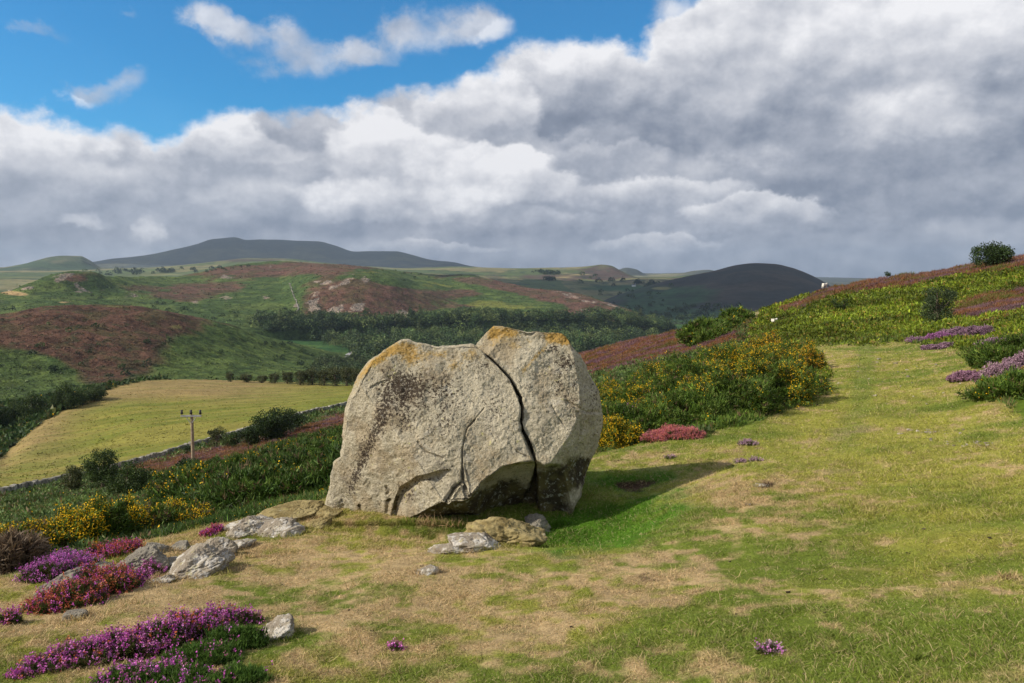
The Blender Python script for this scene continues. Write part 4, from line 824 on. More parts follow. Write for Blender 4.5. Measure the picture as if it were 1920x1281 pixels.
gorse([(1430, 24.5, 1.1, 1.0), (1472, 24.2, 1.0, .85), (1505, 23.2, .7, .62), (1460, 22.5, .8, .7)], 'orange-yellow flowering gorse behind the large dark gorse bush', 72, 1.0, .75, yel=((.84, .48, .012), (.76, .38, .012)), brown=.15)
gorse([(1150, 12.2, .34, .40), (1178, 12.3, .28, .28), (1135, 12.6, .3, .38)], 'small bright yellow gorse bush touching the right side of the boulder', 73, 2.6, .8, fl_top=False, sprig=.06)
gorse([(1365, 13.6, .45, .16), (1400, 14.2, .4, .14), (1335, 13.3, .3, .12)], 'low light green gorse sprawl at the foot of the large bush', 74, 1.8, .03, green=[[.10, .17, .02], [.14, .20, .03], [.08, .13, .02], [.05, .1, .02]])
gorse([(120, 9.4, .34, .40), (175, 9.6, .36, .44), (215, 9.9, .30, .36)], 'domed yellow gorse bush at the left edge of the turf', 75, 2.2, .62, sprig=.065)
gorse([(265, 10.0, .32, .26), (310, 10.3, .34, .26), (345, 10.7, .28, .22)], 'long low yellow gorse bush right of the domed one', 76, 2.2, .55, sprig=.065, brown=.25)
gorse([(10, 9.0, .36, .34), (55, 9.2, .30, .26)], 'yellow-tipped gorse bush at the left border of the picture', 77, 2.2, .4, sprig=.065, brown=.3)
gorse([(1890, 15.2, .42, .30), (1935, 15.0, .5, .35)], 'bright green clump below the pink heather at the right edge', 78, 1.8, .03)
gorse([(1882, 20.5, .6, .50), (1915, 21, .6, .55)], 'bright green gorse above the pink heather at the right edge', 79, 1.4, .05)
gorse([(5, 7.9, .16, .30), (25, 8.1, .16, .24), (-20, 7.9, .2, .3)], 'brown dead scrub at the left border below the gorse', 80, 3.0, .0, green=[[.16, .11, .07], [.20, .14, .09], [.12, .09, .06], [.24, .17, .11]], cat='dead scrub', name='dead_scrub')
gorse([(1325, 62, 2.0, 1.5), (1345, 60, 1.3, 1.0)], 'dark rounded gorse on the heather ridge behind the large gorse', 81, .16, .02, sprig=.32)
gorse([(1385, 70, 1.6, 1.2), (1365, 66, 1.5, 1.0)], 'green bush beside the narrow trail on the ridge', 82, .16, .05, sprig=.32)

th = [(px, r, a*(1+.2*math.sin(px+r)), h*(1+.25*math.sin(px*1.7+r))) for r, row, a, h in ((12.5, (455, 520, 580, 640), .75, .50), (15.5, (380, 440, 500, 560, 620, 690), .95, .62), (19, (350, 410, 470, 530, 590, 650), 1.1, .7), (24, (385, 440, 500, 560, 620, 690), 1.3, .8), (30, (440, 500, 555, 610, 670), 1.5, .9), (38, (520, 575, 630, 690), 1.8, 1.0)) for px in row]
gorse(th, 'gorse thicket with few yellow flowers filling the slope left of the boulder', 84, .5, .10, name='gorse_thicket', cat='gorse', sprig=.12, green=[[.045, .092, .012], [.070, .120, .018], [.095, .140, .026], [.030, .062, .010]], brown=.10)
def heather(mounds, label, seed, cols, dens=1.0, green=((.07, .11, .025), (.11, .14, .03), (.12, .09, .04)), fs=.0095, fill=.9, stem=.07, group=None, pos=None, hk=.55, fk=.24):
    rng = np.random.default_rng(seed); mb = MB(); fb = MB()
    for k, (px, py, w_, h_, ff) in enumerate(mounds):
        c = G.hit(px, py); r = math.hypot(c[0], c[1]); a = w_/2*r/F; h = h_*hk*r/F; ff = ff*fk; b = max(a*.65, .04); c = np.array([c[0], c[1]+b*.6, 0]); c[2] = G.z(c[0], c[1])-.015; sd = seed+k
        if a > .12: core(mb, c, a, b, h, sd, (.045, .045, .025), f=.6)
        n = int(2600*dens*max(a*b*3, .02)/(.3*.2)*.35+60); P, N = mound_pts(c, a, b, h, n, rng, sd, dj=(.6, .96), low=-.05)
        m = 6; D = norm(np.repeat(N, m, 0)*.6+rng.normal(size=(n*m, 3))*.45+UP*.6); g = np.repeat(pal(rng, n, green), m, 0)
        st = stem*(.5+min(1, h/.2)*.6); addb(mb, blades(np.repeat(P, m, 0)-D*st*.3, D, st*rng.uniform(.5, 1, n*m), .007, rng, g*.8, g*1.2))
        q = np.nonzero(rng.random(n) < ff)[0]; spike = norm(N[q]*.6+rng.normal(size=(len(q), 3))*.25+UP*.8); mf = 9
        t = rng.random((len(q), mf, 1)); F0 = (P[q][:, None]+spike[:, None]*(t*st*.95+st*.12)+rng.normal(size=(len(q), mf, 3))*fs*.45).reshape(-1, 3)
        pc = pal(rng, len(q), cols, var=.12); pc = np.repeat(pc, mf, 0)*np.exp(rng.normal(0, .18, (len(F0), 1)))
        addb(fb, leaves(F0, norm(rng.normal(size=(len(F0), 3))+UP*.3), fs*1.2, fs, rng, pc))
    c0 = G.hit(mounds[0][0], mounds[0][1]); e = thing('heather_clump', c0, label, 'heather', group)
    o = mb.build('foliage', M_leaf, parent=e); o.location = -Vector(c0)
    o = fb.build('flowers', M_flower, parent=e); o.location = -Vector(c0); return e
MAG = [(.52, .10, .42), (.44, .08, .34), (.58, .19, .50), (.32, .12, .18)]; RUS = [(.50, .13, .05), (.45, .16, .07), (.42, .07, .10)]; LING = [(.40, .24, .33), (.33, .19, .27), (.45, .30, .36)]; PNK = [(.55, .16, .13), (.50, .20, .16), (.46, .13, .20)]
MIX = MAG+RUS[:2]
heather([(75, 1262, 90, 40, .55), (140, 1250, 110, 58, .75), (215, 1238, 120, 70, .95), (290, 1222, 120, 74, .9), (350, 1198, 110, 66, .7), (400, 1178, 100, 52, .8), (455, 1170, 70, 36, .35)], 'long magenta bell heather bank in the left foreground', 91, MAG+MAG+[RUS[0]], 1.5)
heather([(430, 1215, 120, 60, .04), (370, 1250, 150, 60, .08), (250, 1290, 160, 46, .35), (330, 1300, 170, 52, .12), (440, 1290, 120, 50, .03)], 'green heather with few flowers at the bottom left, below the magenta bank', 92, MAG, 1.5, green=((.06, .12, .02), (.09, .16, .025)))
heather([(75, 1150, 70, 40, .8), (125, 1140, 110, 66, .9), (185, 1115, 110, 66, .85), (215, 1100, 70, 56, .6)], 'orange and magenta heather sloping between two rocks on the left', 93, RUS+[MAG[0]], 1.6)
heather([(70, 1092, 70, 50, .85), (125, 1072, 90, 46, .9), (95, 1082, 90, 50, .85)], 'rounded purple heather beside the rock at far left', 94, [MAG[0], (.45, .14, .45), (.40, .12, .38)], 1.5)
heather([(190, 1048, 70, 34, .9), (225, 1038, 70, 32, .9)], 'crimson heather between the gorse and the humped rock', 95, [MAG[1], RUS[2], RUS[0]], 1.5)
heather([(255, 1092, 50, 26, .7), (280, 1078, 46, 30, .8)], 'small purple heather in front of the humped rock', 96, MAG, 1.6)
heather([(388, 1006, 24, 16, .9), (405, 1000, 22, 20, .9)], 'tiny crimson heather at the upper end of the rock chain', 97, [RUS[2], MAG[1]], 2)
heather([(10, 1170, 40, 34, .7)], 'magenta heather cut by the left border', 98, MAG+RUS[:1], 1.6)
heather([(30, 1275, 34, 20, .6)], 'small magenta heather in the bottom left corner', 99, MAG+RUS[:1], 1.6)
heather([(1240, 827, 60, 26, .95), (1290, 824, 66, 30, .95), (1265, 822, 70, 30, .95)], 'salmon pink heather at the foot of the large gorse bush', 100, PNK, 1.2, fill=1, fk=.8)
heather([(1405, 838, 36, 14, .8)], 'small lilac heather in the grass left of the path', 101, LING, 1.5)
heather([(1418, 866, 26, 9, .6), (1390, 868, 24, 7, .5)], 'sparse lilac heather just above the tip of the shadow', 102, LING, 1.2)
heather([(1258, 862, 24, 8, .5)], 'faint lilac sprigs behind the shadow', 103, LING, 1.2)
heather([(1445, 1225, 40, 24, .30)], 'lone pink heather sprig in the lower right turf', 104, LING+[MAG[2]], 1.2)
heather([(740, 1222, 20, 16, .35)], 'tiny pink heather sprig below the boulder in dry grass', 105, MAG, 1.2)
heather([(1803, 714, 34, 18, .95), (1822, 714, 40, 24, .95), (1840, 714, 26, 18, .6)], 'mauve heather cushion standing alone on the grass at right', 106, [(.36, .19, .28), (.30, .16, .22)], .8, fs=.02, fk=.7)
heather([(1900, 712, 66, 44, .95), (1925, 700, 60, 50, .95)], 'large pale mauve heather at the right border', 107, [(.40, .25, .31), (.34, .21, .26)], .8, fs=.02, fk=.7)
heather([(1178, 816, 44, 90, .9), (1205, 812, 40, 60, .8)], 'magenta heather growing up against the large gorse bush', 108, MAG, 1.2, fs=.018)
LINGF = 1
fr_ = [(1730, 642, 40, 8, 'low lilac end of the heather bank by the bracken'), (1768, 640, 42, 20, 'brightest purple heather of the bank beside the bracken'), (1798, 636, 50, 24, 'tall lilac heather in the middle of the bank by the bracken'), (1842, 632, 46, 24, 'grey-lilac heather at the right end of the bank'),
       (1872, 652, 50, 16, 'mauve heather on the rise above the alone-standing cushion'), (1752, 656, 30, 6, 'flat mauve heather in the grass below the bank'), (1780, 651, 22, 5, 'smallest mauve heather below the bank'), (1912, 662, 40, 22, 'red-pink heather at the right border under the bracken')]
for i, (a, b, w_, h_, l) in enumerate(fr_):
    heather([(a, b, w_, h_, .95)], l, 110+i, [(.45, .10, .22), (.5, .15, .2)] if i == 7 else ([(.36, .15, .32), (.31, .13, .26)] if i == 1 else [(.31, .18, .25), (.25, .15, .20)]), .45, fs=.035, stem=.12, fk=.6)

# ================================================================== ground cover on the slopes
def cover(n, mask, cols, wts, seed, m, L0, rk, width, upw, spread, kind, tipmul=1.25, tip=None, name='', label='', cat='', layer=G, mat=None, flw=0, patch=.5):
    rng = np.random.default_rng(seed); P, i, j = layer.scatter(n, layer.weights(mask), rng); r = np.hypot(P[:, 0], P[:, 1]); sc = L0*(1+rk*np.maximum(r-10, 0))
    nn = nz2(P[:, 0]/sc, P[:, 1]/sc, 5., 3, seed); hgt = 1+.45*nn; c = pal(rng, n, cols, wts)*(1+patch*nz2(P[:, 0], P[:, 1], 3.5, 3, seed+1))[:, None]
    PP = np.repeat(P, m, 0)+rng.normal(size=(n*m, 3))*[1, 1, 0]*np.repeat(sc, m)[:, None]*.35; D = norm(rng.normal(size=(n*m, 3))*spread+UP*upw); s = np.repeat(sc*hgt, m)*rng.uniform(.6, 1.25, n*m)
    cc = np.repeat(c, m, 0)*np.exp(rng.normal(0, .15, (n*m, 1))); mb = MB()
    if kind == 'leaf': addb(mb, leaves(PP+UP*(s*rng.uniform(0, .8, n*m))[:, None]*.5, D, s, s*width, rng, cc))
    else:
        ct = cc*tipmul if tip is None else np.repeat(np.array(tip)[np.clip(((nz2(P[:, 0], P[:, 1]*1.6, 3.2, 3, seed+7)*.75+.5+rng.normal(0, .12, n))*len(tip)).astype(int), 0, len(tip)-1)]*np.exp(rng.normal(0, .15, (n, 1))), m, 0); addb(mb, blades(PP, D, s, s*width, rng, cc, ct))
    if flw:
        q = rng.choice(n*m, int(n*m*flw)); F0 = PP[q]+D[q]*s[q][:, None]; addb(mb, leaves(F0, norm(rng.normal(size=F0.shape)), s[q]*.35, s[q]*.3, rng, pal(rng, len(q), [(.78, .45, .012)], var=.1)))
    return tag(mb.build(name, mat or M_leaf), label, cat, kind='stuff')
px, py = G.px, G.py; M = G.m; front = (G.q[:, None] < 8.05)*(G.R > 8.5)
gz_poly = [(300, 1010), (360, 940), (440, 880), (520, 850), (600, 822), (720, 800), (720, 925), (600, 938), (500, 962), (400, 990)]
gz = soft(px, py, gz_poly, 8, M['nB']*10)*front*(1-M['turf'])
cover(12000, gz, [(.035, .080, .012), (.055, .11, .016), (.085, .13, .022), (.025, .055, .01), (.10, .07, .04)], [.3, .3, .2, .12, .08], 501, 9, .085, .05, .17, .7, .8, 'blade', name='rough_grass', label='rough green growth between the gorse of the thicket', cat='rough growth', flw=.006)
cover(34000, M['left']*front*(1-gz)*(M['turf'] < .4), [(.070, .115, .028), (.095, .140, .036), (.125, .135, .040), (.15, .10, .05)], [.4, .35, .17, .08], 502, 8, .065, .055, .34, .35, .6, 'leaf', name='bracken', label='bracken and low scrub falling away to the left of the turf', cat='bracken', flw=.0015)
cover(46000, M['right']*front*(G.R > 17), [(.125, .170, .012), (.170, .205, .016), (.085, .120, .012), (.22, .16, .03)], [.4, .33, .17, .10], 503, 8, .085, .030, .40, .25, .7, 'leaf', name='bracken', label='bright green bracken covering the right-hand hillside', cat='bracken')
cover(15000, (M['rt']+M['rm'])*front, [(.09, .05, .03), (.12, .06, .03), (.08, .09, .02)], [.4, .3, .3], 504, 8, .085, .030, .16, .7, .5, 'blade', tip=[(.26, .15, .19), (.22, .10, .10), (.32, .12, .045), (.28, .14, .06), (.13, .15, .02)], name='heather', label='rust and purple heather along the crest of the right-hand hillside', cat='heather')
cover(14000, M['hr']*front, [(.10, .05, .03), (.13, .06, .03)], [.5, .5], 505, 8, .08, .028, .16, .7, .5, 'blade', tip=[(.26, .15, .20), (.22, .11, .11), (.34, .13, .045), (.32, .18, .04), (.13, .14, .03)], name='heather', label='orange and purple heather on the ridge right of the boulder', cat='heather')
cover(12000, M['hl']*front, [(.10, .05, .03), (.13, .06, .03)], [.5, .5], 506, 8, .08, .026, .16, .7, .5, 'blade', tip=[(.27, .17, .21), (.22, .12, .12), (.34, .15, .055), (.30, .17, .05), (.14, .13, .04)], name='heather', label='purple and rust heather strip above the stone wall on the left', cat='heather')
edge = np.exp(-(polydist(px, py, turf_poly)/9)**2)*(px > 350)*(px < 1900)*front
cover(2500, edge*(M['turf'] < .8)*(py < 960), [(.06, .11, .02), (.12, .14, .03), (.16, .12, .05)], [.5, .3, .2], 507, 9, .09, .03, .12, .8, .6, 'blade', name='rough_grass', label='rough grass fringing the edge of the turf', cat='grass')
fm = (polydist(FLD.px, FLD.py, fpoly) < 2)*(FLD.q[:, None] > .9)*(FLD.q[:, None] < 3.2)
cover(6000, fm*(FLD.px < 480), [(.035, .07, .018), (.055, .09, .02), (.10, .10, .03)], [.5, .35, .15], 508, 7, 1.3, .0, .5, .4, .6, 'leaf', name='scrub', label='green scrub and bracken bordering the mown field on the left', cat='scrub', layer=FLD, flw=.01)

cover(26000, (HA.q[:, None] > .5)*(HA.q[:, None] < 3.1)*1.0, [(.045, .075, .022), (.070, .050, .032), (.085, .048, .038), (.065, .095, .028), (.025, .04, .014)], [.3, .15, .2, .2, .15], 509, 5, .9, .0, .6, .3, .7, 'leaf', name='heath', label='low heather and bracken tufts over the near dark hill', cat='heath', layer=HA) if False else None
def tinted(layer, n, q0, q1, size, seed, name, label):
    rng = np.random.default_rng(seed); mk = (layer.q[:, None] > q0)*(layer.q[:, None] < q1)*(1-(layer.rock if hasattr(layer, 'rock') else 0)); P, i, j = layer.scatter(n, layer.weights(mk), rng); m = 5
    c = layer.col[i, j]*np.exp(rng.normal(.15, .32, (n, 1))); s = size*np.exp(rng.normal(0, .4, n)); PP = np.repeat(P, m, 0)+rng.normal(size=(n*m, 3))*[.6, .6, .1]*np.repeat(s, m)[:, None]; D = norm(rng.normal(size=(n*m, 3))+UP*.5)
    mb = MB(); addb(mb, leaves(PP, D, np.repeat(s, m), np.repeat(s, m)*.8, rng, np.repeat(c, m, 0))); tag(mb.build(name, M_leaf), label, 'heath', kind='stuff')
tinted(HA, 8000, .4, 3.1, .6, 521, 'heath', 'low heather and bracken tufts over the near dark hill')
tinted(FLD, 9000, .3, 1.98, .13, 523, 'field_grass', 'rough tufts over the mown field')
tinted(HB, 9000, .2, 3.1, 1.2, 522, 'heath', 'low heather and bracken tufts over the broad middle hill')
# ================================================================== trees
def tube(mb, pts, rad, col, k=7):
    pts = np.array(pts, float); n = len(pts); T = norm(np.gradient(pts, axis=0)); A = norm(np.cross(T, [.3, .9, .1])); B = np.cross(T, A); th = np.linspace(0, 2*math.pi, k, endpoint=False)
    V = pts[:, None]+(A[:, None]*np.cos(th)[None, :, None]+B[:, None]*np.sin(th)[None, :, None])*np.array(rad)[:, None, None]
    idx = np.arange(n*k).reshape(n, k); nx = np.roll(idx, -1, 1); mb.add(V.reshape(-1, 3), np.stack([idx[:-1], nx[:-1], nx[1:], idx[1:]], -1).reshape(-1, 4), col)
def make_tree(name, h, w, seed, nleaf, ls, cols, loc, label, cat='tree', clumps=26, bottom=.12, trunk_r=.05, group=None):
    rng = np.random.default_rng(seed); e = thing(name, loc, label, cat, group); tb = MB(); cb = MB()
    top = np.array([rng.normal()*.05*h, rng.normal()*.05*h, h*.75]); mid = top*.5+[rng.normal()*.04*h, 0, 0]
    tube(tb, [[0, 0, -.15*h], [0, 0, 0], mid, top], [trunk_r*h*1.3, trunk_r*h, trunk_r*h*.65, trunk_r*h*.2], (.13, .1, .07))
    cz = h*(.5+bottom/2); cen = []
    for k in range(clumps):
        d = norm(rng.normal(size=3)); s = rng.uniform(.45, .88); c = np.array([0, 0, cz])+d*s*[w/2, w/2, h*(1-bottom)/2]; c[2] = max(c[2], h*bottom*.8); cen.append(c)
        if k < 8:
            st = mid*rng.uniform(.4, 1.4); tube(tb, [st, (st+c)/2+[0, 0, -.03*h], c], [trunk_r*h*.45, trunk_r*h*.28, trunk_r*h*.1], (.13, .1, .07), 5)
    cen = np.array(cen); k = rng.integers(0, clumps, nleaf); d = norm(rng.normal(size=(nleaf, 3))); s = rng.random(nleaf)**.45; rad = w*rng.uniform(.13, .24, clumps)
    P = cen[k]+d*(s*rad[k])[:, None]*[1, 1, .8]; D = norm(d*.6+rng.normal(size=(nleaf, 3))*.7+UP*.15); ccl = np.exp(rng.normal(0, .22, clumps)); c = pal(rng, nleaf, cols, var=.2)*ccl[k][:, None]
    addb(cb, leaves(P, D, ls*rng.uniform(.7, 1.3, nleaf), ls*.62, rng, c)); tb.build('trunk', M_bark, parent=e); cb.build('crown', M_leaf, parent=e); return e
DKG = [(.030, .055, .014), (.045, .075, .018), (.022, .042, .012)]; MDG = [(.05, .085, .02), (.075, .105, .025), (.035, .06, .016)]; OLV = [(.075, .085, .03), (.055, .07, .022), (.10, .105, .04)]
def tree_at(layer, px, base, top, w, name, label, seed, cols, **k):
    g = layer.hit(px, base); r = math.hypot(g[0], g[1]); return make_tree(name, (base-top)*r/F, w*r/F, seed, k.pop('n', 3500), k.pop('lf', .055)*w*r/F, cols, g, label, **k)
tree_at(G, 1856, 503.5, 466, 60, 'hawthorn_tree', 'round dark tree alone on the skyline at the upper right', 601, DKG, n=6500, lf=.045, bottom=.08, clumps=34)
tree_at(G, 1663, 523, 511, 12, 'hawthorn_tree', 'tiny tree on the skyline left of the round one', 602, DKG, n=500, lf=.12, bottom=.3, clumps=9)
tree_at(G, 1758, 607, 538, 58, 'hawthorn_tree', 'grey-green upright tree halfway up the bracken slope', 603, [(.05, .075, .03), (.075, .10, .045), (.035, .055, .02)], n=6500, lf=.04, bottom=.0, clumps=38)
tree_at(G, 1567, 584, 561, 16, 'rowan_tree', 'left of two little trees in the bracken near the crest', 604, MDG, n=900, lf=.10, bottom=.1, clumps=12)
tree_at(G, 1582, 586, 560, 20, 'rowan_tree', 'right of two little trees in the bracken near the crest', 605, MDG, n=1100, lf=.09, bottom=.15, clumps=14)
tree_at(G, 192, 918, 846, 62, 'hawthorn_tree', 'tallest, leaning dark tree of the three on the lower left slope', 606, MDG, n=6000, lf=.045, bottom=.02, clumps=34)
tree_at(G, 134, 922, 876, 42, 'hawthorn_tree', 'smallest and leftmost of the three trees on the lower left slope', 607, OLV, n=3500, lf=.06, bottom=.0, clumps=22)
tC = tree_at(G, 240, 932, 876, 82, 'hawthorn_tree', 'broad round tree, right one of three on the lower left slope', 608, MDG, n=6500, lf=.04, bottom=.0, clumps=36)
tree_at(G, 345, 893, 862, 54, 'hawthorn_shrub', 'dark shrub hiding the foot of the wooden pole', 609, DKG, n=3000, lf=.06, bottom=-.1, clumps=18, cat='shrub')
tree_at(G, 403, 882, 857, 34, 'hawthorn_shrub', 'small shrub just right of the wooden pole', 610, MDG, n=1800, lf=.08, bottom=-.1, clumps=12, cat='shrub')
tD = tree_at(G, 404, 841, 799, 30, 'hawthorn_tree', 'slim pale tree at the left end of the row by the wall', 611, OLV, n=2600, lf=.07, bottom=.0, clumps=18)
tA = tree_at(G, 512, 826, 768, 78, 'hawthorn_tree', 'widest dark tree in the row by the wall', 612, DKG, n=6500, lf=.045, bottom=-.05, clumps=34)
tB = tree_at(G, 468, 836, 786, 52, 'hawthorn_tree', 'second dark tree from the left in the row by the wall', 613, DKG, n=4500, lf=.05, bottom=-.05, clumps=26)
tree_at(G, 550, 812, 772, 56, 'hawthorn_tree', 'last tree at the right end of the row by the wall', 614, DKG, n=3800, lf=.05, bottom=-.05, clumps=22)
tree_at(G, 432, 840, 808, 36, 'hawthorn_shrub', 'low shrub between the slim pale tree and the dark row', 615, MDG, n=1800, lf=.07, bottom=-.1, clumps=14, cat='shrub')
tree_at(G, 350, 851, 838, 20, 'hawthorn_shrub', 'tiny shrub at the gap in the stone wall beside the pole', 616, DKG, n=700, lf=.1, bottom=-.1, clumps=8, cat='shrub')
def hedge(lst, layer, group, labels, src, seed):
    rng = np.random.default_rng(seed); W0, H0 = src[1], src[2]
    for i, ((px, base, top, w), lb) in enumerate(zip(lst, labels)):
        g = layer.hit(px, base); r = math.hypot(g[0], g[1]); h = (base-top)*r/F; ww = w*r/F; o = dup(src[0], g-[0, 0, .05*h], rng.uniform(0, 6), (ww/W0, ww/W0, h/H0), lb, group)
def dims(t):
    cr = [c for c in t.children if c.name.startswith('crown')][0]; n = len(cr.data.vertices); a = np.zeros(n*3, np.float32); cr.data.vertices.foreach_get('co', a); a = a.reshape(-1, 3); return float(np.ptp(a[:, 0])), float(a[:, 2].max())
sA = (tC,)+dims(tC); sB = (tD,)+dims(tD)
ordl = ['first', 'second', 'third', 'fourth', 'fifth', 'sixth', 'seventh', 'eighth', 'ninth', 'tenth', 'eleventh', 'twelfth']
hedge([(-15, 800, 748, 60), (22, 792, 750, 46), (62, 786, 738, 58), (96, 776, 748, 34), (126, 768, 718, 54), (152, 760, 728, 34), (178, 752, 721, 46)], FLD, 'trees along the left edge of the field', ['%s tree from the left in the row behind the upper left edge of the field' % ordl[i] for i in range(7)], sA, 1)
hl2 = [(433, 716, 696, 17), (462, 717, 699, 26), (492, 718, 702, 24), (516, 719, 697, 24), (540, 720, 693, 26), (563, 722, 690, 28), (585, 722, 686, 30), (607, 723, 688, 28), (628, 724, 684, 32), (650, 724, 682, 34), (672, 726, 684, 32), (694, 727, 682, 30)]
hedge(hl2, FLD, 'trees beyond the far edge of the field', ['%s tree from the left in the line beyond the far edge of the field' % ordl[i] for i in range(12)], sB, 2)

# valley woodland: reads as one mass
def crowns(pts, R0, per, ls, cols, seed, name, label, kindlab='woodland', cone=.04):
    rng = np.random.default_rng(seed); mb = MB(); n = len(pts); rad = R0*rng.uniform(.6, 1.25, n); pts = np.asarray(pts); d = norm(rng.normal(size=(n, per, 3))); d[..., 2] = np.abs(d[..., 2])*1.15-.15
    cn = (rng.random(n) < cone); k = 1+.28*fbm(d*1.8+np.arange(n)[:, None, None]*3.1, 2, seed); hs = np.where(cn, 1.9, 1.0)[:, None]; ws = np.where(cn[:, None], .75*(1-.65*np.clip(d[..., 2], 0, 1)), 1.0)
    s = rng.uniform(.8, 1.0, (n, per)); P = pts[:, None]+np.stack([d[..., 0]*ws, d[..., 1]*ws, d[..., 2]*hs+.35], -1)*(rad[:, None]*k*s)[..., None]
    col = pal(rng, n, cols, var=.28)*np.where(cn, .7, 1)[:, None]; cc = np.repeat(col, per, 0)*np.exp(rng.normal(0, .16, (n*per, 1)))
    D = norm(np.cross(d, norm(rng.normal(size=d.shape)))+d*.25+rng.normal(size=d.shape)*.25).reshape(-1, 3); L = np.repeat(rad*ls, per)*rng.uniform(.7, 1.3, n*per)
    addb(mb, leaves(P.reshape(-1, 3)-D*L[:, None]*.5, D, L, L*.8, rng, cc)); return tag(mb.build(name, M_leaf), label, kindlab, kind='stuff')
def first_hit(px, py, layers):
    b = None
    for l in layers:
        h = l.hit(px, py); r = math.hypot(h[0], h[1]); qx, qy = proj(h[None]);
        if abs(qy[0]-py) > 4: continue
        if b is None or r < b[1]: b = (h, r)
    return None if b is None else b[0]
wpoly = [(470, 604), (520, 600), (600, 602), (640, 598), (700, 605), (780, 602), (850, 592), (880, 588), (940, 596), (1000, 598), (1060, 596), (1110, 594), (1170, 588), (1240, 604), (1275, 618), (1180, 645), (1090, 668), (1000, 700), (700, 705), (690, 680), (655, 655), (600, 645), (540, 632), (480, 618)]
rng = np.random.default_rng(77); pts = []; CP = np.stack([rng.uniform(465, 1280, 6500), rng.uniform(586, 700, 6500)], -1); inside = polydist(CP[:, 0], CP[:, 1], wpoly) > 0
for a, b in CP[inside][:2000]:
    h = first_hit(a, b, (HB, VAL))
    if h is not None: pts.append(h)
crowns(pts, 10, 300, .17, [(.048, .085, .026), (.075, .115, .034), (.115, .150, .045), (.036, .060, .024)], 701, 'woodland', 'dark green wood filling the valley behind the boulder')
wp2 = [(580, 700), (610, 676), (640, 682), (665, 668), (720, 660), (730, 715), (600, 716)]; CP = np.stack([rng.uniform(560, 730, 700), rng.uniform(655, 718, 700)], -1); inside = polydist(CP[:, 0], CP[:, 1], wp2) > 0; pts = []
for a, b in CP[inside][:220]:
    h = first_hit(a, b, (HA, VAL))
    if h is not None: pts.append(h)
crowns(pts, 4.8, 200, .22, [(.055, .085, .03), (.075, .10, .035), (.04, .065, .022)], 702, 'woodland', 'olive green copse beside the road below the dark hill', cone=0)
def specks(layer, spots, R0, seed, name, label, per=60, cols=DKG):
    rng = np.random.default_rng(seed); pts = []
    for a, b, n, sx, sy in spots:
        for k in range(n):
            pts.append(layer.hit(a+rng.normal()*sx, b+rng.normal()*sy))
    return crowns(pts, R0, per, .42, cols, seed, name, label, 'scrub', cone=0)
specks(HA, [(415, 664, 1, 0, 0), (300, 640, 5, 25, 6), (60, 655, 3, 30, 6), (165, 655, 3, 12, 6), (560, 665, 8, 40, 8), (520, 645, 6, 30, 6), (100, 615, 4, 60, 10), (240, 730, 8, 60, 8), (60, 700, 6, 40, 10), (300, 700, 7, 60, 10), (610, 690, 14, 30, 6)], 2.4, 711, 'scrub', 'dark thorn bushes dotted over the near dark hill')
specks(HB, [(385, 510, 6, 8, 2), (420, 505, 6, 10, 1), (460, 500, 5, 10, 1), (780, 520, 8, 30, 6), (300, 590, 20, 120, 8), (930, 590, 12, 60, 4), (560, 590, 12, 30, 6), (700, 590, 14, 50, 5), (200, 570, 10, 100, 12)], 3.6, 712, 'scrub', 'dark bushes dotted over the broad middle hill')
specks(MO, [(1015, 512, 10, 6, 1), (1030, 515, 14, 6, 1), (1048, 514, 5, 3, 1), (1034, 526, 12, 5, .7), (1225, 536, 14, 8, 1.5), (1195, 533, 5, 2, 1), (1150, 530, 10, 60, 5), (250, 512, 26, 50, 2), (330, 508, 16, 60, 2), (1180, 550, 16, 40, 6)], 13, 713, 'scrub', 'dark clumps of trees on the far moor')
specks(DH, [(1250, 600, 60, 70, 8), (1300, 585, 30, 60, 8), (1210, 575, 25, 30, 12), (1400, 605, 25, 60, 6)], 8, 714, 'scrub', 'dark scrub on the lower slopes of the dark hill')

# crag stones on the middle hill
def stones(layer, mask, n, s0, seed, label, cols=((.30, .25, .20), (.22, .19, .165), (.38, .33, .27)), nm='crag_stones'):
    rng = np.random.default_rng(seed); P, i, j = layer.scatter(n, layer.weights(mask), rng); mb = MB()
    cube = norm(np.array([[x, y, z] for x in (-1, 1) for y in (-1, 1) for z in (-1, 1)], float))*1.2; Fq = np.array([[0, 1, 3, 2], [4, 6, 7, 5], [0, 4, 5, 1], [2, 3, 7, 6], [0, 2, 6, 4], [1, 5, 7, 3]])
    sz = s0*np.exp(np.clip(rng.normal(0, .4, n), -1, 1)); V = cube[None]*sz[:, None, None]*rng.uniform(.5, 1.2, (n, 1, 3))+rng.normal(size=(n, 8, 3))*sz[:, None, None]*.22
    a = rng.uniform(0, 6.28, n); c, s = np.cos(a)[:, None], np.sin(a)[:, None]; V = np.stack([V[..., 0]*c-V[..., 1]*s, V[..., 0]*s+V[..., 1]*c, V[..., 2]*.7], -1)+P[:, None]
    col = pal(rng, n, cols, var=.15); mb.add(V.reshape(-1, 3), (np.arange(n)[:, None, None]*8+Fq[None]).reshape(-1, 4), np.repeat(col, 8, 0))
    return tag(mb.build(nm, M_rkf), label, 'stones' if nm == 'crag_stones' else 'droppings', kind='stuff')
M_rkf, nt, b, out = new_mat('far_rock', .95, .1); E.nt = nt; nt.links.new(attr('col'), b.inputs['Base Color'])
stones(HB, HB.rock, 1500, .9, 801, 'grey and pinkish crag stones scattered over the middle hill')
e_ = lambda *a: ell(G.px, G.py, *a)
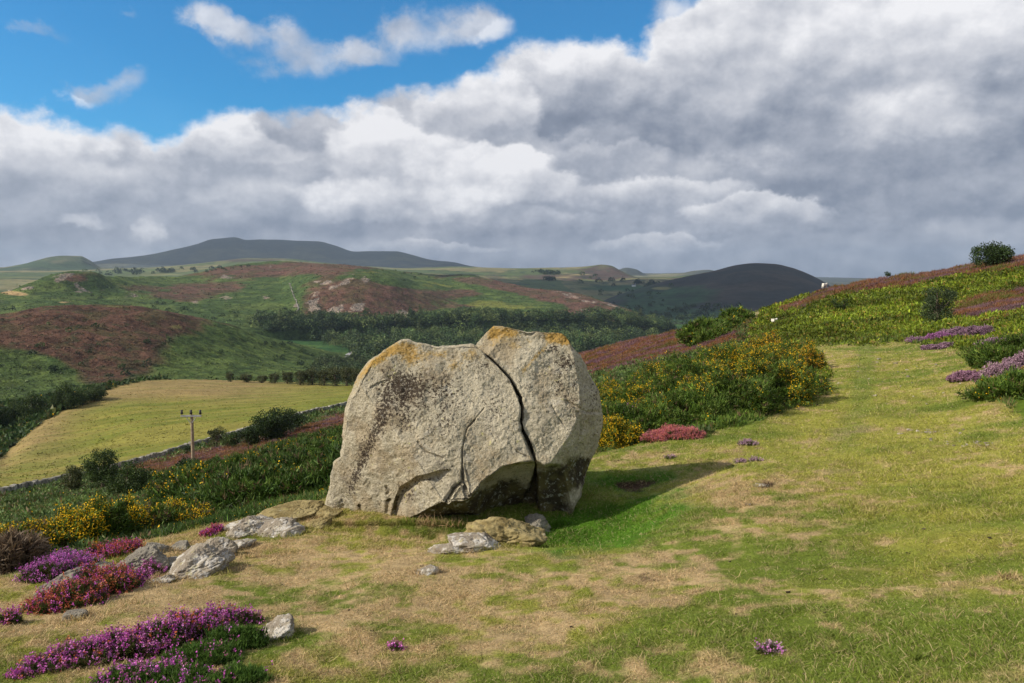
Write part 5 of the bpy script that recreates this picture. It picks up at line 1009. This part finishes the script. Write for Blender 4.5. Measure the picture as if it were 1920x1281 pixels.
stones(G, (e_(1410, 592, 14, 5)+e_(1462, 576, 16, 6)+e_(1440, 590, 10, 5)+.25*e_(1830, 834, 60, 5)+.2*e_(1740, 812, 50, 4)+.1*e_(1650, 700, 120, 40))*front, 150, .022, 802, 'small pale stones at the trail end and in the worn path')

stones(G, (e_(1490, 832, 60, 20)+e_(1450, 905, 200, 60)+.4*e_(1500, 1050, 400, 140)+.3*e_(700, 1120, 300, 80))*(G.R < 16)*M['turf'], 90, .009, 803, 'dark sheep droppings scattered over the turf', ((.035, .025, .018), (.06, .045, .03)), 'sheep_droppings')
# ================================================================== dry stone walls, road
def wall(layer_pts, hgt, wid, sz, seed, name, label):
    rng = np.random.default_rng(seed); P = np.array(layer_pts); seg = np.linalg.norm(np.diff(P, axis=0), axis=1); s = np.concatenate([[0], np.cumsum(seg)]); L = s[-1]; rows = max(2, int(hgt/sz)); mb = MB(); nper = int(L/(sz*1.35)); Fq = np.array([[0, 1, 3, 2], [4, 6, 7, 5], [0, 4, 5, 1], [2, 3, 7, 6], [0, 2, 6, 4], [1, 5, 7, 3]])
    for k in range(rows):
        t = np.linspace(0, L, nper)+rng.normal(size=nper)*sz*.25; c = np.stack([np.interp(t, s, P[:, d]) for d in range(3)], -1); tn = norm(np.stack([np.interp(t+.5, s, P[:, d])-np.interp(t-.5, s, P[:, d]) for d in range(3)], -1)+1e-9)
        side = norm(np.cross(tn, UP)); c = c+UP*(hgt*(k+.45)/rows+rng.normal(size=(nper, 1))*sz*.12); cube = np.array([[x, y, z] for x in (-1, 1) for y in (-1, 1) for z in (-1, 1)], float); ext = np.stack([np.full(nper, sz*.72), np.full(nper, wid/2*(1-.25*k/rows)), np.full(nper, hgt/rows*.56)], -1)*rng.uniform(.75, 1.15, (nper, 3))
        V = cube[None]*ext[:, None]+rng.normal(size=(nper, 8, 3))*sz*.09; V = c[:, None]+V[..., :1]*tn[:, None]+V[..., 1:2]*side[:, None]+V[..., 2:]*UP
        mb.add(V.reshape(-1, 3), (np.arange(nper)[:, None, None]*8+Fq[None]).reshape(-1, 4), np.repeat(pal(rng, nper, [(.24, .225, .19), (.17, .16, .14), (.33, .31, .27)], var=.18), 8, 0))
    return tag(mb.build(name, M_rkf), label, 'wall')
wp = []
for p in np.linspace(-300, 760, 140):
    yy = float(pchip1([q[0] for q in wall_line], [q[1] for q in wall_line], np.array([p]))[0]); rr = float(pchip1([q[0] for q in wall_line], [q[2] for q in wall_line], np.array([p]))[0]); wp.append(G.at(p, rr-1.0))
wall(wp, 1.0, .6, .34, 811, 'stone_wall', 'dry stone wall running along the lower edge of the mown field')
wp = []
for a, b in zip(np.interp(np.linspace(0, 1, 40), np.linspace(0, 1, 5), [p[0] for p in wall_far]), np.interp(np.linspace(0, 1, 40), np.linspace(0, 1, 5), [p[1] for p in wall_far])): wp.append(HB.hit(a, b))
wall(wp, 1.6, 1.3, 1.4, 812, 'stone_wall', 'pale stone wall climbing the green side of the middle hill')
def strip(pix, wid, layers, name, mat, colr, lift):
    P = [first_hit(a, b, layers) for a, b in pix]; P = np.array([p for p in P if p is not None]); T = norm(np.gradient(P, axis=0)); S = norm(np.cross(T, UP)); mb = MB(); n = len(P)
    V = np.stack([P-S*wid/2, P+S*wid/2], 1)+UP*lift; i = np.arange(n-1)[:, None]*2; mb.add(V.reshape(-1, 3), i+[0, 1, 3, 2], colr); o = mb.build(name, mat); o['kind'] = 'structure'; return o
M_asph = mat_solid('asphalt', (.30, .29, .29), .8, 3, .15, .01)
strip([(612, 688), (622, 685), (632, 681), (642, 677), (647, 672), (650, 667), (656, 663), (664, 660)], 5.5, (HA, VAL), 'road', M_asph, (.3, .3, .3), .35)

# ================================================================== wooden electricity pole
gp = G.hit(362, 866); rp = math.hypot(gp[0], gp[1]); hp = (866-783)*rp/F
M_wood = mat_solid('weathered_wood', (.30, .24, .16), .85, 4, .3, .01); M_ins = mat_solid('dark_porcelain', (.03, .025, .025), .3, 4, .1, .0); M_steel = mat_solid('galvanised_steel', (.35, .34, .33), .5, 4, .1, .0)
pole = thing('utility_pole', gp, 'wooden electricity pole with crossarm and three insulators on the left slope', 'utility pole')
mb = MB(); tube(mb, [[0, 0, -1.5], [0, 0, hp*.5], [0, 0, hp]], [.19, .165, .14], (.3, .24, .16), 12); mb.build('post', M_wood, parent=pole, smooth_=True)
def boxv(c, e, mb, col):
    c = np.array(c); V = np.array([[x, y, z] for x in (-1, 1) for y in (-1, 1) for z in (-1, 1)], float)*np.array(e)/2+c; mb.add(V, [[0, 1, 3, 2], [4, 6, 7, 5], [0, 4, 5, 1], [2, 3, 7, 6], [0, 2, 6, 4], [1, 5, 7, 3]], col)
mb = MB(); boxv((0, -.17, hp-.12), (2.1, .14, .16), mb, (.3, .28, .26)); mb.build('crossarm', M_steel, parent=pole)
for s in (-1, 1):
    mb = MB(); tube(mb, [[.08*s, -.19, hp-.85], [.55*s, -.19, hp-.2]], [.035, .035], (.3, .3, .3), 6); mb.build('brace', M_steel, parent=pole)
for s in (-1, 0, 1):
    mb = MB(); z0 = hp-.04; tube(mb, [[.95*s, -.17, z0], [.95*s, -.17, z0+.1], [.95*s, -.17, z0+.12], [.95*s, -.17, z0+.3], [.95*s, -.17, z0+.34], [.95*s, -.17, z0+.52], [.95*s, -.17, z0+.56]], [.03, .03, .13, .13, .09, .13, .02], (.03, .03, .03), 10); mb.build('insulator', M_ins, parent=pole, smooth_=True)

# ================================================================== sheep, farmhouse
M_wool = mat_solid('wool', (.62, .58, .50), .95, 30, .2, .02)
def sheep(px, py, rz, label, lying=False, scale=1.0):
    g = G.hit(px, py); hh = .12 if lying else .45
    vs = [(0, 0, hh+.12), (-.32, 0, hh+.12), (.32, 0, hh+.14), (.48, 0, hh+.34), (.66, 0, hh+.36)]; ra = [.27, .23, .22, .12, .075]; ed = [(0, 1), (0, 2), (2, 3), (3, 4)]
    for sx in (-.34, .32):
        for sy in (-.13, .13):
            i = len(vs); root = 1 if sx < 0 else 2
            if lying: vs += [(sx+.05, sy*1.3, .10), (sx+.25, sy*1.5, .05)]
            else: vs += [(sx-.02, sy, hh-.14), (sx, sy, .0)]
            ra += [.075, .04]; ed += [(root, i), (i, i+1)]
    for sy in (-.1, .1): i = len(vs); vs.append((.56, sy, hh+.44)); ra.append(.025); ed.append((3, i))
    me = bpy.data.meshes.new('sheep'); me.from_pydata([tuple(np.array(v)*scale) for v in vs], ed, []); o = bpy.data.objects.new('sheep', me); C.objects.link(o)
    sk = o.modifiers.new('skin', 'SKIN'); lay = me.skin_vertices[0].data if len(me.skin_vertices) else None
    if lay is None: 
        import bmesh; bm = bmesh.new(); bm.from_mesh(me); bm.verts.layers.skin.verify(); bm.to_mesh(me); bm.free(); lay = me.skin_vertices[0].data
    for k, r in enumerate(ra): lay[k].radius = (r*scale, r*scale)
    lay[0].use_root = True; o.modifiers.new('sub', 'SUBSURF').render_levels = 2; me.materials.append(M_wool)
    o.location = g+[0, 0, .28*(not lying)]; o.rotation_euler = (0, 0, rz); return tag(o, label, 'sheep')
sheep(1545, 546, .3, 'white sheep standing on the crest where the hillside meets the sky', scale=.6)
sheep(1452, 606, .5, 'white sheep resting in the bracken beside the trail', True, scale=.55)
hs = MO.hit(1189, 538); r_ = math.hypot(hs[0], hs[1]); house = thing('farmhouse', hs, 'tiny white farmhouse on the far moor left of the dark hill', 'farmhouse')
M_wht = mat_solid('whitewash', (.80, .80, .77), .8, 1, .05, .0); M_slate = mat_solid('slate', (.10, .10, .12), .7, 1, .1, .0); M_gls = mat_solid('dark_pane', (.03, .035, .04), .2, 1, .1, 0)
mb = MB(); boxv((0, 0, 3), (16, 8, 8), mb, (.8, .8, .8)); mb.build('wall', M_wht, parent=house)
mb = MB(); mb.add([(-8.5, -4.6, 6.8), (8.5, -4.6, 6.8), (8.5, 0, 10.5), (-8.5, 0, 10.5), (-8.5, 4.6, 6.8), (8.5, 4.6, 6.8)], [[0, 1, 2, 3], [3, 2, 5, 4]], (.1, .1, .1)); mb.f.append(np.array([[0, 3, 4], [1, 5, 2]])); rf = mb.build('roof', M_slate, parent=house)
for s in (-7, 7):
    mb = MB(); boxv((s, 0, 10.8), (1.3, 1.6, 2.2), mb, (.8, .8, .8)); mb.build('chimney', M_wht, parent=rf)
for s in (-5, 0, 5):
    mb = MB(); boxv((s, -4.02, 5.2), (1.4, .1, 1.6), mb, (.1, .1, .1)); mb.build('window', M_gls, parent=house)

# ================================================================== clouds whose shadows lie on the far hills (high above and behind the viewpoint)
def mat_cloud():
    m, nt, b, out = new_mat('cloud', 1.0, 0.0); b.inputs['Base Color'].default_value = (.85, .87, .9, 1); return m
M_cloud = mat_cloud()
def cloud(tx, ty, tz, sx, sy, rz, seed, alt=1700.):
    """a flat based cumulus placed so that its shadow falls round (tx, ty)"""
    k = (alt-tz)/SD[2]; c = np.array([tx, ty, tz])+SD*k; nt_, np_ = 160, 60; th = np.linspace(0, 2*math.pi, nt_, endpoint=False); ph = np.linspace(.02, math.pi-.02, np_)
    D = np.stack([np.outer(np.sin(ph), np.cos(th)), np.outer(np.sin(ph), np.sin(th)), np.outer(np.cos(ph), np.ones(nt_))], -1)
    k2 = 1+.35*fbm(D*1.7+seed, 4, seed)+.16*np.abs(fbm(D*5+seed, 4, seed+3)); P = D*k2[..., None]*[sx, sy, 220]; P[..., 2] = np.where(P[..., 2] < 0, P[..., 2]*.25, P[..., 2])
    c_, s_ = math.cos(rz), math.sin(rz); P = np.stack([P[..., 0]*c_-P[..., 1]*s_, P[..., 0]*s_+P[..., 1]*c_, P[..., 2]], -1); idx = np.arange(nt_*np_).reshape(np_, nt_); nx = np.roll(idx, -1, 1)
    mb = MB(); mb.add((P+c).reshape(-1, 3), np.stack([idx[:-1], idx[1:], nx[1:], nx[:-1]], -1).reshape(-1, 4), (.85, .87, .9)); o = mb.build('cloud', M_cloud, smooth_=True, loc=c); o['kind'] = 'structure'; return o
def fpt(px, r, z): a = math.atan((px-960)/F*math.cos(PITCH)); return r*math.sin(a), r*math.cos(a), z
for (px, r, z, sx, sy, rz, sd) in [(500, 9300, 400, 3600, 1500, 0, 5), (1440, 3000, 0, 1150, 900, .1, 6)]:
    x, y, z = fpt(px, r, z); cloud(x, y, z, sx, sy, rz, sd, 6500. if r > 8000 else (4500. if r > 4000 else 2200.))

# ================================================================== haze
mh = bpy.data.materials.new('haze'); mh.use_nodes = True; nt = mh.node_tree; nt.nodes.clear(); o_ = nt.nodes.new('ShaderNodeOutputMaterial'); v_ = nt.nodes.new('ShaderNodeVolumePrincipled')
v_.inputs['Color'].default_value = (.62, .78, 1.0, 1); v_.inputs['Density'].default_value = 4.2e-5; v_.inputs['Anisotropy'].default_value = 0.1; nt.links.new(v_.outputs[0], o_.inputs['Volume'])
mb = MB(); boxv((0, 0, 150), (32000, 32000, 1000), mb, (1, 1, 1)); hz = mb.build('haze', mh); hz['kind'] = 'stuff'
